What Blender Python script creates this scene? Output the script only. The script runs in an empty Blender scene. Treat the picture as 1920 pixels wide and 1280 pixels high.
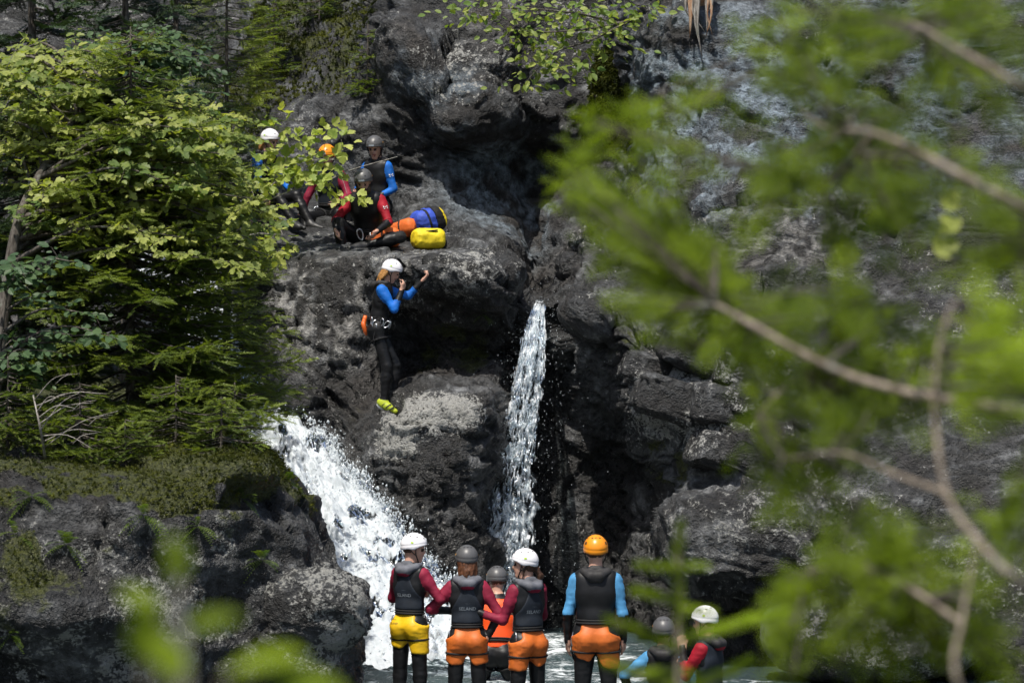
import bpy, math, random
import numpy as np
from mathutils import Vector, Matrix
from mathutils.bvhtree import BVHTree

# ------------------------------------------------------------------ camera, sky, sun, exposure
SC = bpy.context.scene
COL = SC.collection
EYE = 3.2                      # camera height above the river
FPX = 5600.0                   # focal length in pixels of a 1920 px wide frame (105 mm)
cam_d = bpy.data.cameras.new('camera')
cam = bpy.data.objects.new('camera', cam_d)
COL.objects.link(cam)
cam.location = (0, 0, EYE)
cam.rotation_euler = (math.radians(90), 0, 0)
cam_d.sensor_width = 36.0
cam_d.lens = FPX / 1920 * 36.0
cam_d.clip_start = 0.1
cam_d.clip_end = 2000
cam_d.dof.use_dof = True
cam_d.dof.focus_distance = 30.0
cam_d.dof.aperture_fstop = 4.3
SC.camera = cam

SUN = Vector((-0.16, -0.40, 0.90)).normalized()     # towards the sun
w = bpy.data.worlds.new('World')
SC.world = w
w.use_nodes = True
wn = w.node_tree
sky = wn.nodes.new('ShaderNodeTexSky')
sky.sky_type = 'NISHITA'
sky.sun_disc = False
sky.sun_elevation = math.asin(SUN.z)
sky.sun_rotation = math.atan2(SUN.x, SUN.y)
sky.air_density = 1.0
sky.dust_density = 2.5
wn.links.new(sky.outputs[0], wn.nodes['Background'].inputs[0])
wn.nodes['Background'].inputs[1].default_value = 0.105
sl = bpy.data.lights.new('sun', 'SUN')
sl.energy = 4.8
sl.angle = math.radians(0.5)
sl.color = (1.0, 0.95, 0.86)
so = bpy.data.objects.new('sun', sl)
COL.objects.link(so)
so.rotation_euler = (-SUN).to_track_quat('-Z', 'Y').to_euler()
so.location = (-10, -10, 30)
SC.view_settings.view_transform = 'Standard'
SC.view_settings.look = 'None'
SC.view_settings.gamma = 1
SC.view_settings.use_curve_mapping = False
SC.view_settings.exposure = 0.25
SC.render.engine = 'CYCLES'
SC.cycles.max_bounces = 5
SC.cycles.diffuse_bounces = 3
SC.cycles.glossy_bounces = 2
SC.cycles.transmission_bounces = 4
SC.cycles.transparent_max_bounces = 12
SC.cycles.use_adaptive_sampling = True
SC.cycles.adaptive_threshold = 0.03
SC.cycles.use_denoising = True

random.seed(7)
RNG = np.random.default_rng(11)

def P(px, py, Y):
    """point of the place at depth Y that stands at photo position (px, py)"""
    return np.array([(px - 960.0) / FPX * Y, Y, EYE + (640.0 - py) / FPX * Y])

# ------------------------------------------------------------------ noise
def _hash(i, j, k, s):
    h = (i * 374761393 + j * 668265263 + k * 1442695041 + s * 974634777) & 0xffffffff
    h = ((h ^ (h >> 13)) * 1274126177) & 0xffffffff
    h = ((h ^ (h >> 15)) * 2246822519) & 0xffffffff
    h = h ^ (h >> 16)
    return h / 4294967295.0

def vnoise(p, seed=0):
    p = np.asarray(p, float)
    i = np.floor(p).astype(np.int64)
    f = p - i
    u = f * f * f * (f * (f * 6 - 15) + 10)
    r = 0
    for dx in (0, 1):
        wx = u[:, 0] if dx else 1 - u[:, 0]
        for dy in (0, 1):
            wy = u[:, 1] if dy else 1 - u[:, 1]
            for dz in (0, 1):
                wz = u[:, 2] if dz else 1 - u[:, 2]
                r = r + wx * wy * wz * _hash(i[:, 0] + dx, i[:, 1] + dy, i[:, 2] + dz, seed)
    return r * 2 - 1

def fbm(p, octaves=5, gain=0.5, seed=0, ridged=False):
    p = np.asarray(p, float)
    a, r, t = 1.0, 0, 0
    for o in range(octaves):
        n = vnoise(p * (2.03 ** o) + o * 17.3, seed + o)
        if ridged:
            n = 1 - 2 * np.abs(n)
        r = r + a * n
        t += a
        a *= gain
    return r / t

def voronoi(p, seed=0, jitter=0.9):
    """F1, F2, random value and random direction of the nearest cell, offset to its centre"""
    p = np.asarray(p, float)
    i = np.floor(p).astype(np.int64)
    n = len(p)
    f1 = np.full(n, 9.0); f2 = np.full(n, 9.0)
    best = np.zeros((n, 3)); off = np.zeros((n, 3))
    for dx in (-1, 0, 1):
        for dy in (-1, 0, 1):
            for dz in (-1, 0, 1):
                c = i + (dx, dy, dz)
                h = [_hash(c[:, 0], c[:, 1], c[:, 2], seed + q) for q in (0, 1, 2)]
                q = c + 0.5 + jitter * (np.stack(h, 1) - 0.5)
                d = np.linalg.norm(q - p, axis=1)
                near = d < f1
                f2 = np.where(near, f1, np.minimum(f2, d))
                f1 = np.where(near, d, f1)
                best[near] = np.stack(h, 1)[near]
                off[near] = (p - q)[near]
    return f1, f2, best, off

def sstep(a, b, x):
    t = np.clip((x - a) / (b - a), 0, 1)
    return t * t * (3 - 2 * t)

# ------------------------------------------------------------------ objects
def mesh_data(name, verts, faces, mats=None, smooth=True, mat_index=None, attrs=None, fattrs=None):
    verts = np.asarray(verts, np.float32)
    me = bpy.data.meshes.new(name)
    if isinstance(faces, np.ndarray):
        k = faces.shape[1]
        nf = len(faces)
        me.vertices.add(len(verts)); me.vertices.foreach_set('co', verts.ravel())
        me.loops.add(nf * k); me.loops.foreach_set('vertex_index', faces.astype(np.int32).ravel())
        me.polygons.add(nf)
        me.polygons.foreach_set('loop_start', np.arange(0, nf * k, k, dtype=np.int32))
        me.update(calc_edges=True)
    else:
        me.from_pydata([tuple(map(float, v)) for v in verts], [], [tuple(int(q) for q in f) for f in faces])
        me.update()
    for m in (mats if isinstance(mats, (list, tuple)) else [mats]):
        if m is not None:
            me.materials.append(m)
    me.polygons.foreach_set('use_smooth', np.full(len(me.polygons), bool(smooth)))
    if mat_index is not None:
        me.polygons.foreach_set('material_index', np.asarray(mat_index, np.int32))
    for key, val in (attrs or {}).items():
        val = np.asarray(val, np.float32)
        if val.ndim == 2:
            a = me.attributes.new(key, 'FLOAT_COLOR', 'POINT')
            a.data.foreach_set('color', np.column_stack([val, np.ones(len(val), np.float32)]).ravel())
        else:
            a = me.attributes.new(key, 'FLOAT', 'POINT')
            a.data.foreach_set('value', val)
    me.validate()
    return me

def add(name, me, parent=None, loc=None, matrix=None, kind=None, label=None, cat=None, group=None):
    o = bpy.data.objects.new(name, me)
    COL.objects.link(o)
    if parent is not None:
        o.parent = parent
    if matrix is not None:
        o.matrix_local = matrix
    if loc is not None:
        o.location = tuple(float(q) for q in loc)
    for k, v in (('kind', kind), ('label', label), ('category', cat), ('group', group)):
        if v:
            o[k] = v
    return o

def thing(name, loc, label, cat, rz=0.0, group=None):
    o = add(name, None, label=label, cat=cat, group=group)
    o.empty_display_size = 0.2
    o.location = tuple(float(q) for q in loc)
    o.rotation_euler = (0, 0, rz)
    return o

def tube(path, radii, n=6):
    """tapered tube along a polyline; returns verts, quads"""
    path = np.asarray(path, float)
    radii = np.broadcast_to(np.asarray(radii, float), (len(path),))
    t = np.gradient(path, axis=0)
    t /= np.linalg.norm(t, axis=1)[:, None] + 1e-9
    ref = np.array([0.31, 0.17, 0.93]) if abs(t[0] @ np.array([0.31, 0.17, 0.93])) < 0.9 else np.array([1.0, 0, 0])
    u = np.cross(t, ref); u /= np.linalg.norm(u, axis=1)[:, None] + 1e-9
    v = np.cross(t, u)
    a = np.linspace(0, 2 * np.pi, n, endpoint=False)
    ring = path[:, None] + radii[:, None, None] * (np.cos(a)[None, :, None] * u[:, None] + np.sin(a)[None, :, None] * v[:, None])
    m = len(path)
    V = ring.reshape(-1, 3)
    F = []
    for i in range(m - 1):
        for j in range(n):
            F.append((i * n + j, i * n + (j + 1) % n, (i + 1) * n + (j + 1) % n, (i + 1) * n + j))
    V = np.vstack([V, path[0], path[-1]])
    for j in range(n):
        F.append((m * n, (j + 1) % n, j, j)[:3] + (j,) if False else (m * n, m * n, (j + 1) % n, j))
        F.append((m * n + 1, m * n + 1, (m - 1) * n + j, (m - 1) * n + (j + 1) % n))
    return V, np.array(F)

class MB:
    """collects pieces of ONE part"""
    def __init__(s):
        s.v, s.f, s.n = [], [], 0
    def put(s, v, f):
        v = np.asarray(v, float); f = np.asarray(f)
        if f.shape[1] == 3:
            f = np.column_stack([f, f[:, 2]])
        s.v.append(v); s.f.append(f + s.n); s.n += len(v)
        return s
    def tube(s, path, radii, n=6):
        return s.put(*tube(path, radii, n))
    def data(s, name, mats, smooth=True, **k):
        v = np.vstack(s.v); f = np.vstack(s.f)
        out = []
        for q in f.tolist():
            r = []
            for x in q:
                if x not in r:
                    r.append(x)
            if len(r) > 2:
                out.append(r)
        return mesh_data(name, v, out, mats, smooth, **k)

def spline(pts, n):
    """Catmull-Rom through pts (numpy, any dim), n samples"""
    p = np.asarray(pts, float)
    q = np.vstack([2 * p[0] - p[1], p, 2 * p[-1] - p[-2]])
    s = np.linspace(0, len(p) - 1 - 1e-6, n)
    i = s.astype(int); t = (s - i)[:, None]
    a, b, c, d = q[i], q[i + 1], q[i + 2], q[i + 3]
    return 0.5 * (2 * b + (c - a) * t + (2 * a - 5 * b + 4 * c - d) * t ** 2 + (3 * b - a - 3 * c + d) * t ** 3)

def grid_faces(nu, nv):
    i, j = np.meshgrid(np.arange(nu - 1), np.arange(nv - 1), indexing='ij')
    a = (i * nv + j).ravel()
    return np.column_stack([a, a + nv, a + nv + 1, a + 1])

def grid_normals(G):
    du = np.gradient(G, axis=0); dv = np.gradient(G, axis=1)
    n = np.cross(du, dv)
    return n / (np.linalg.norm(n, axis=2)[..., None] + 1e-9)

def stamp(tv, tf, R, T):
    """copies of one small template (verts, tris/quads) placed by matrices R (n,3,3) and T (n,3)"""
    n, k = len(T), len(tv)
    V = np.einsum('nij,kj->nki', R, tv) + T[:, None]
    F = tf[None] + (np.arange(n) * k)[:, None, None]
    return V.reshape(-1, 3), F.reshape(-1, tf.shape[1])

def frames(d, up, roll=None):
    """matrices whose columns are side, d, normal"""
    d = d / (np.linalg.norm(d, axis=1)[:, None] + 1e-9)
    s = np.cross(d, up); s /= np.linalg.norm(s, axis=1)[:, None] + 1e-9
    nrm = np.cross(s, d)
    if roll is not None:
        c, q = np.cos(roll)[:, None], np.sin(roll)[:, None]
        s, nrm = c * s + q * nrm, -q * s + c * nrm
    return np.stack([s, d, nrm], axis=2)

def surface_nets(f, origin, h):
    nx, ny, nz = f.shape
    s = f < 0
    cs = [f[a:nx - 1 + a, b:ny - 1 + b, c:nz - 1 + c] for a in (0, 1) for b in (0, 1) for c in (0, 1)]
    cnt = sum((c < 0).astype(np.int8) for c in cs)
    mask = (cnt > 0) & (cnt < 8)
    idx = np.argwhere(mask)
    val = np.stack([c[mask] for c in cs], 1)
    off = np.array([(a, b, c) for a in (0, 1) for b in (0, 1) for c in (0, 1)], float)
    acc = np.zeros((len(idx), 3)); num = np.zeros(len(idx))
    for a in range(8):
        for b in range(a + 1, 8):
            if np.abs(off[a] - off[b]).sum() == 1:
                va, vb = val[:, a], val[:, b]
                x = (va < 0) != (vb < 0)
                t = np.where(x, va / np.where(x, va - vb, 1), 0)
                acc += np.where(x[:, None], off[a] + t[:, None] * (off[b] - off[a]), 0)
                num += x
    V = np.asarray(origin) + h * (idx + acc / num[:, None])
    ids = np.full(mask.shape, -1, np.int64)
    ids[mask] = np.arange(len(idx))
    F = []
    for ax in range(3):
        sl0 = [slice(None)] * 3; sl1 = [slice(None)] * 3
        sl0[ax] = slice(0, -1); sl1[ax] = slice(1, None)
        a, b = s[tuple(sl0)], s[tuple(sl1)]
        e = np.argwhere(a != b)
        o1, o2 = [(1, 2), (2, 0), (0, 1)][ax]
        ok = (e[:, o1] > 0) & (e[:, o2] > 0) & (e[:, o1] < f.shape[o1] - 1) & (e[:, o2] < f.shape[o2] - 1)
        e = e[ok]
        flip = a[tuple(e.T)]
        def g(d1, d2):
            q = e.copy(); q[:, o1] -= d1; q[:, o2] -= d2
            return ids[tuple(q.T)]
        quad = np.column_stack([g(1, 1), g(0, 1), g(0, 0), g(1, 0)])
        quad[~flip] = quad[~flip][:, ::-1]
        F.append(quad)
    F = np.vstack(F)
    return V, F[(F >= 0).all(1)]
# ------------------------------------------------------------------ materials
class NT:
    def __init__(s, name):
        s.m = bpy.data.materials.new(name); s.m.use_nodes = True
        s.t = s.m.node_tree; s.bsdf = s.t.nodes['Principled BSDF']; s.out = s.t.nodes['Material Output']
    def n(s, typ, **k):
        q = s.t.nodes.new(typ)
        ins = k.pop('ins', {})
        for a, v in k.items():
            setattr(q, a, v)
        for a, v in ins.items():
            s.set(q.inputs[a], v)
        return q
    def set(s, sock, v):
        if isinstance(v, bpy.types.NodeSocket):
            s.t.links.new(v, sock)
        elif isinstance(v, (tuple, list)) and len(v) == 3 and sock.type == 'RGBA':
            sock.default_value = (*v, 1)
        else:
            sock.default_value = v
    def pos(s, scale=(1, 1, 1), obj=False):
        c = s.n('ShaderNodeTexCoord').outputs['Object'] if obj else s.n('ShaderNodeNewGeometry').outputs['Position']
        return s.n('ShaderNodeMapping', ins={'Vector': c, 'Scale': scale}).outputs[0]
    def noise(s, vec, scale, detail=4, rough=0.55, dist=0.0):
        return s.n('ShaderNodeTexNoise', ins={'Vector': vec, 'Scale': scale, 'Detail': detail, 'Roughness': rough, 'Distortion': dist}).outputs[0]
    def attr(s, name):
        return s.n('ShaderNodeAttribute', attribute_name=name).outputs['Fac']
    def math(s, op, a, b=0.0, clamp=False):
        q = s.n('ShaderNodeMath', operation=op, use_clamp=clamp)
        s.set(q.inputs[0], a); s.set(q.inputs[1], b)
        return q.outputs[0]
    def step(s, x, a, b, lo=0.0, hi=1.0):
        q = s.n('ShaderNodeMapRange', interpolation_type='SMOOTHSTEP')
        s.set(q.inputs[0], x); s.set(q.inputs[1], a); s.set(q.inputs[2], b); s.set(q.inputs[3], lo); s.set(q.inputs[4], hi)
        return q.outputs[0]
    def mix(s, f, a, b, mode='MIX'):
        q = s.n('ShaderNodeMix', data_type='RGBA', blend_type=mode)
        s.set(q.inputs[0], f); s.set(q.inputs[6], a); s.set(q.inputs[7], b)
        return q.outputs[2]
    def bump(s, h, strength=0.5, dist=0.02, normal=None):
        q = s.n('ShaderNodeBump', ins={'Height': h, 'Strength': strength, 'Distance': dist})
        if normal is not None:
            s.t.links.new(normal, q.inputs['Normal'])
        return q.outputs[0]
    def done(s, color=None, rough=None, spec=None, normal=None, **k):
        for a, v in (('Base Color', color), ('Roughness', rough), ('Specular IOR Level', spec), ('Normal', normal)):
            if v is not None:
                s.set(s.bsdf.inputs[a], v)
        for a, v in k.items():
            s.set(s.bsdf.inputs[a.replace('_', ' ')], v)
        return s.m

def rock_material(name, lichen_col):
    """rock whose own mottling (mineral colour, stain, damp), with painted shade on the bank, comes from the 'alb' colour of the mesh; grain, lichen and moss break it up"""
    t = NT(name)
    p = t.pos()
    base = t.n('ShaderNodeAttribute', attribute_name='alb').outputs['Color']
    n1 = t.noise(p, 11, 5, 0.68)
    n2 = t.noise(p, 34, 3, 0.65)
    c = t.mix(t.step(n1, 0.33, 0.70), t.mix(1.0, base, (0.36, 0.36, 0.36), 'MULTIPLY'), t.mix(1.0, base, (1.8, 1.79, 1.78), 'MULTIPLY'))
    li = t.attr('lichen')
    lm = t.step(t.math('ADD', t.math('ADD', li, t.math('MULTIPLY', n1, 0.9)), t.math('MULTIPLY', n2, 0.75)), 1.30, 1.42)
    c = t.mix(lm, c, t.mix(n2, tuple(q * 0.6 for q in lichen_col), tuple(q * 1.25 for q in lichen_col)))
    ms = t.step(t.math('ADD', t.attr('moss'), t.math('SUBTRACT', n1, 0.5)), 0.46, 0.66)
    c = t.mix(ms, c, t.mix(t.step(n2, 0.35, 0.65), (0.018, 0.024, 0.005), (0.060, 0.066, 0.013)))
    h = t.math('ADD', n1, t.math('MULTIPLY', t.noise(p, 46, 2, 0.6), 0.35))
    nm = t.bump(h, 1.0, 0.085)
    r = t.math('SUBTRACT', t.step(n1, 0.3, 0.7, 0.5, 0.8), t.math('MULTIPLY', t.attr('wet'), 0.44))
    return t.done(c, r, 0.45, nm)

def plain(name, col, rough=0.6, spec=0.5, var=0.15, scale=12, bump=0.15, bs=60, **k):
    t = NT(name)
    p = t.pos(obj=True)
    a = t.noise(p, scale, 4)
    c = t.mix(t.step(a, 0.3, 0.7), tuple(q * (1 - var) for q in col), tuple(min(1, q * (1 + var)) for q in col))
    return t.done(c, rough, spec, t.bump(t.noise(p, bs, 3), bump, 0.004), **k)

def leaf_material(name, col, col2, trans=0.45, gloss=0.35):
    """thin leaf: diffuse, translucent and slightly waxy; each leaf has its own hue from the 'hue' attribute"""
    t = NT(name)
    hue = t.attr('hue')
    c = t.mix(hue, col, col2)
    c = t.mix(t.step(t.noise(t.pos(), 3.0, 3), 0.35, 0.7, 0, 0.35), c, tuple(q * 0.7 for q in col))
    b = t.done(c, 0.5, gloss)
    tr = t.n('ShaderNodeBsdfTranslucent', ins={'Color': t.mix(1.0, c, (1.3, 1.35, 0.45), 'MULTIPLY')})
    mx = t.n('ShaderNodeMixShader', ins={0: trans})
    t.t.links.new(t.bsdf.outputs[0], mx.inputs[1]); t.t.links.new(tr.outputs[0], mx.inputs[2])
    t.t.links.new(mx.outputs[0], t.out.inputs[0])
    return t.m

def bark_material(name, a, b):
    t = NT(name)
    p = t.pos((1, 1, 0.25))
    n = t.noise(p, 40, 5, 0.65)
    n2 = t.noise(t.pos(), 9, 4)
    c = t.mix(t.step(n, 0.35, 0.65), a, b)
    c = t.mix(t.step(n2, 0.56, 0.66, 0, 0.6), c, (0.20, 0.21, 0.18))
    return t.done(c, 0.85, 0.2, t.bump(n, 0.6, 0.01))

def foam_material(name, lo, hi, alpha_lo=0.0, rough=0.4, col=(0.86, 0.89, 0.92)):
    """aerated water: white scattering foam where 'foam' is high, clear glossy water elsewhere"""
    t = NT(name)
    f = t.attr('foam')
    n = t.noise(t.pos((1, 1, 0.55)), 24, 5, 0.65)
    m = t.step(t.math('ADD', f, t.math('MULTIPLY', t.math('SUBTRACT', n, 0.5), 0.9)), lo, hi)
    b = t.done(col, rough, 0.5, t.bump(t.noise(t.pos(), 45, 4), 0.5, 0.02))
    clear = t.n('ShaderNodeBsdfTransparent', ins={'Color': (0.80, 0.86, 0.88, 1)})
    gl = t.n('ShaderNodeBsdfGlossy', ins={'Color': (0.9, 0.95, 1, 1), 'Roughness': 0.08})
    fr = t.n('ShaderNodeFresnel', ins={'IOR': 1.33})
    wat = t.n('ShaderNodeMixShader', ins={0: t.math('ADD', fr.outputs[0], 0.05, True)})
    t.t.links.new(clear.outputs[0], wat.inputs[1]); t.t.links.new(gl.outputs[0], wat.inputs[2])
    tl = t.n('ShaderNodeBsdfTranslucent', ins={'Color': (0.85, 0.9, 0.93, 1)})
    fm = t.n('ShaderNodeMixShader', ins={0: 0.35})
    t.t.links.new(b.node_tree.nodes['Principled BSDF'].outputs[0], fm.inputs[1]); t.t.links.new(tl.outputs[0], fm.inputs[2])
    mx = t.n('ShaderNodeMixShader', ins={0: t.math('MAXIMUM', m, alpha_lo)})
    t.t.links.new(wat.outputs[0], mx.inputs[1]); t.t.links.new(fm.outputs[0], mx.inputs[2])
    t.t.links.new(mx.outputs[0], t.out.inputs[0])
    return t.m

M = {}
M['cliff'] = rock_material('cliff_rock', (0.32, 0.32, 0.305))
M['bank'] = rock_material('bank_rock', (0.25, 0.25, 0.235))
M['bark'] = bark_material('bark', (0.045, 0.038, 0.032), (0.13, 0.115, 0.10))
M['pale_bark'] = bark_material('pale_bark', (0.11, 0.088, 0.068), (0.31, 0.26, 0.21))
M['dead_wood'] = bark_material('dead_wood', (0.17, 0.15, 0.13), (0.36, 0.34, 0.31))
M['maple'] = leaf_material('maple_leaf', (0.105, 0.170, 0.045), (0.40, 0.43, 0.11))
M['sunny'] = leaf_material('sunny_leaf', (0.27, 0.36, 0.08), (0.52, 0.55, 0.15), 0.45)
M['alder'] = leaf_material('alder_leaf', (0.055, 0.105, 0.05), (0.10, 0.16, 0.06), 0.35)
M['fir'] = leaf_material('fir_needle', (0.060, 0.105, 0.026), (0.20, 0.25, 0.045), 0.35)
M['spruce'] = leaf_material('spruce_needle', (0.022, 0.045, 0.022), (0.055, 0.09, 0.04), 0.2)
M['cedar'] = leaf_material('cedar_spray', (0.085, 0.135, 0.018), (0.24, 0.30, 0.035), 0.4)
M['near'] = leaf_material('near_cedar_spray', (0.050, 0.085, 0.011), (0.30, 0.41, 0.026), 0.5, 0.12)
M['fern'] = leaf_material('fern_frond', (0.06, 0.12, 0.02), (0.16, 0.22, 0.03), 0.4)
M['mosstuft'] = leaf_material('moss_tuft', (0.022, 0.030, 0.006), (0.12, 0.130, 0.020), 0.15, 0.1)
M['foam'] = foam_material('falling_water', 0.26, 0.95)
M['white'] = foam_material('white_water', 0.05, 0.62, rough=0.7, col=(0.70, 0.75, 0.79))
# ------------------------------------------------------------------ rock
def loft(cols, nu, nv, weight=None):
    """cols: list of columns, each a list of world points in the same row order"""
    C = np.array(cols)                                   # (nc, nr, 3)
    # rows first
    R = np.stack([spline(c, nv) for c in C])             # (nc, nv, 3)
    # even spacing across the columns by mean distance
    d = np.linalg.norm(np.diff(R, axis=0), axis=2).mean(1)
    if weight is not None:                               # fewer columns where nothing is seen
        d = d * np.array(weight)
    s = np.concatenate([[0], np.cumsum(d)])
    t = np.interp(np.linspace(0, s[-1], nu), s, np.arange(len(C)))
    q = np.concatenate([2 * R[:1] - R[1:2], R, 2 * R[-1:] - R[-2:-1]])
    t = np.clip(t, 0, len(C) - 1 - 1e-6)
    i = t.astype(int); u = (t - i)[:, None, None]
    a, b, c, e = q[i], q[i + 1], q[i + 2], q[i + 3]
    return 0.5 * (2 * b + (c - a) * u + (2 * a - 5 * b + 4 * c - e) * u ** 2 + (3 * b - a - 3 * c + e) * u ** 3)

def even_rows(G, nv):
    """re-space the rows by typical length, the same for every column, so that edges stay aligned"""
    L = np.linalg.norm(np.diff(G, axis=1), axis=2)
    d = np.concatenate([[0], np.cumsum(0.5 * L.mean(0) + 0.5 * np.percentile(L, 85, axis=0))])
    t = np.interp(np.linspace(0, d[-1], nv), d, np.arange(G.shape[1]))
    i = np.minimum(t.astype(int), G.shape[1] - 2); u = (t - i)[None, :, None]
    return G[:, i] * (1 - u) + G[:, i + 1] * u

def craggy(G, amp=1.0, seed=0, blocks=0.55, dip=(0.35, 0.0, 1.0)):
    """push a smooth surface into cliff relief: bulges, jointed blocks, ledges, cracks"""
    sh = G.shape
    S = G.copy()
    for _ in range(14):                                  # broad normals, so that relief does not fold over itself
        S[1:-1] = 0.25 * S[:-2] + 0.5 * S[1:-1] + 0.25 * S[2:]
        S[:, 1:-1] = 0.25 * S[:, :-2] + 0.5 * S[:, 1:-1] + 0.25 * S[:, 2:]
    N = grid_normals(S)
    for _ in range(6):
        N[1:-1] = (N[:-2] + N[1:-1] + N[2:]) / 3
        N[:, 1:-1] = (N[:, :-2] + N[:, 1:-1] + N[:, 2:]) / 3
    N = (N / (np.linalg.norm(N, axis=2)[..., None] + 1e-9)).reshape(-1, 3)
    p = G.reshape(-1, 3)
    wob = np.stack([fbm(p * 0.8, 3, seed=seed + 31 + k) for k in range(3)], 1)
    q = p + 0.35 * wob
    big = fbm(q * 0.55, 3, seed=seed)
    # jointed slabs in bedding-aligned space: flat, tilted faces that step against each other
    a = np.array(dip, float); a /= np.linalg.norm(a)
    b = np.cross(a, (0, 1, 0)); b /= np.linalg.norm(b)
    c = np.cross(a, b)
    s = np.stack([q @ b * 0.62, q @ c * 0.8, q @ a * 1.25], 1)
    f1, f2, rv, off = voronoi(s, seed + 9)
    blk = (rv[:, 0] - 0.5) * 0.5 + (off * (rv - 0.5)).sum(1) * 1.9
    e1 = f2 - f1
    s2 = np.stack([q @ b * 2.1, q @ c * 2.4, q @ a * 4.4], 1) + 5.1
    g1, g2, rw, off2 = voronoi(s2, seed + 19)
    e2 = g2 - g1
    blk2 = (rw[:, 0] - 0.5) * 0.5 + (off2 * (rw - 0.5)).sum(1) * 1.7
    fine = fbm(p * 7.0, 4, 0.58, seed=seed + 40)
    st = np.stack([q @ b * 1.6, q @ c * 1.6, q @ a * 7.0], 1)
    beds = fbm(st, 4, 0.6, seed=seed + 50, ridged=True)
    msk = sstep(-0.35, 0.35, fbm(p * 0.6, 2, seed=seed + 77))
    crack = np.maximum(0.8 * (1 - sstep(0.0, 0.05, e1)), (1 - sstep(0.0, 0.07, e2)) * msk)
    d = 0.16 * big + blocks * (0.22 * blk + 0.085 * blk2 * (0.35 + 0.65 * msk)) + 0.08 * beds + 0.032 * fine - 0.06 * crack
    out = p + N * (amp * d)[:, None] if np.isscalar(amp) else p + N * (amp.ravel() * d)[:, None]
    return out.reshape(sh), crack

def albedo(G, d, seed, wet, tint, streak, warm=0.5, tone_=1.0):
    """mineral colour of each point: grey bands, brown iron stain, blue-grey slate, black damp; tone_ scales it, on the left bank to paint in shade"""
    p = G.reshape(-1, 3)
    sh = G.shape[:2]
    med = fbm(p * 3.0, 5, 0.6, seed=seed).reshape(sh)
    big = fbm(p * 0.7, 3, seed=seed + 7).reshape(sh)
    st = fbm(p * np.array([1.2, 1.2, 5.0]) + 0.6 * med.reshape(-1, 1), 4, seed=seed + 13).reshape(sh)
    run = fbm(p * np.array([9.0, 9.0, 0.55]), 3, seed=seed + 17).reshape(sh)
    L = lambda a, b, t: a + (np.asarray(b) - a) * t[..., None]
    c = np.full(sh + (3,), 0.052) * np.array([0.98, 0.98, 0.985])
    c = L(c, (0.150, 0.150, 0.150), sstep(0.0, 0.45, med))
    c = L(c, (0.024, 0.022, 0.021), sstep(0.05, 0.4, -med))
    c = L(c, (0.018, 0.017, 0.017), 0.75 * sstep(0.08, 0.3, st))
    c = L(c, (0.085, 0.066, 0.050), 0.6 * warm * sstep(0.12, 0.5, big))
    c = L(c, (0.130, 0.158, 0.182), 0.9 * tint * sstep(-0.25, 0.2, med))
    c = L(c, (0.014, 0.013, 0.012), streak * sstep(0.06, 0.24, run))
    c = L(c, (0.19, 0.18, 0.165), 0.85 * streak * sstep(-0.08, 0.2, -run))
    c = L(c, (0.020, 0.018, 0.0165), 0.88 * wet)
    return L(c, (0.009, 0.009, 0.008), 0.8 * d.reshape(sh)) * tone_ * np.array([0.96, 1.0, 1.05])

def attrs_for(G, d=None, seed=0, moss=None, lichen=None, wet=None, tint=None, streak=None, warm=0.5, tone=1.0):
    z = np.zeros(G.shape[:2])
    moss, lichen, wet, tint, streak = [z if v is None else np.clip(v, 0, 1) for v in (moss, lichen, wet, tint, streak)]
    a = albedo(G, z if d is None else d, seed, wet, tint, streak, warm, tone)
    return {'moss': moss.ravel(), 'lichen': lichen.ravel(), 'wet': wet.ravel(), 'alb': a.reshape(-1, 3)}

def pix(p):
    """photo coordinates of world points: only used to lay out zones of lichen, moss and damp on the rock"""
    return 960 + p[..., 0] / p[..., 1] * FPX, 640 - (p[..., 2] - EYE) / p[..., 1] * FPX

def zone(p, spots):
    """soft union of ellipsoids in the place, given by centre point and radii in metres"""
    r = np.zeros(p.shape[:-1])
    for c, rad in spots:
        d = np.linalg.norm((p - np.asarray(c)) / np.asarray(rad), axis=-1)
        r = np.maximum(r, 1 - sstep(0.45, 1.25, d))
    return r

def column(px, rows, y1):
    """rows (py, Y) from the water line up; starts a metre below the river"""
    x = (px - 960) / FPX
    c = [np.array([x * y1, y1, -1.3]), np.array([x * y1, y1, 0.0])]
    c += [P(px, py, Y) for py, Y in rows]
    py, Y = rows[-1]
    c += [P(px, py - 260, Y + 2.2), P(px, py - 480, Y + 7.0)]
    return c

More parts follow.
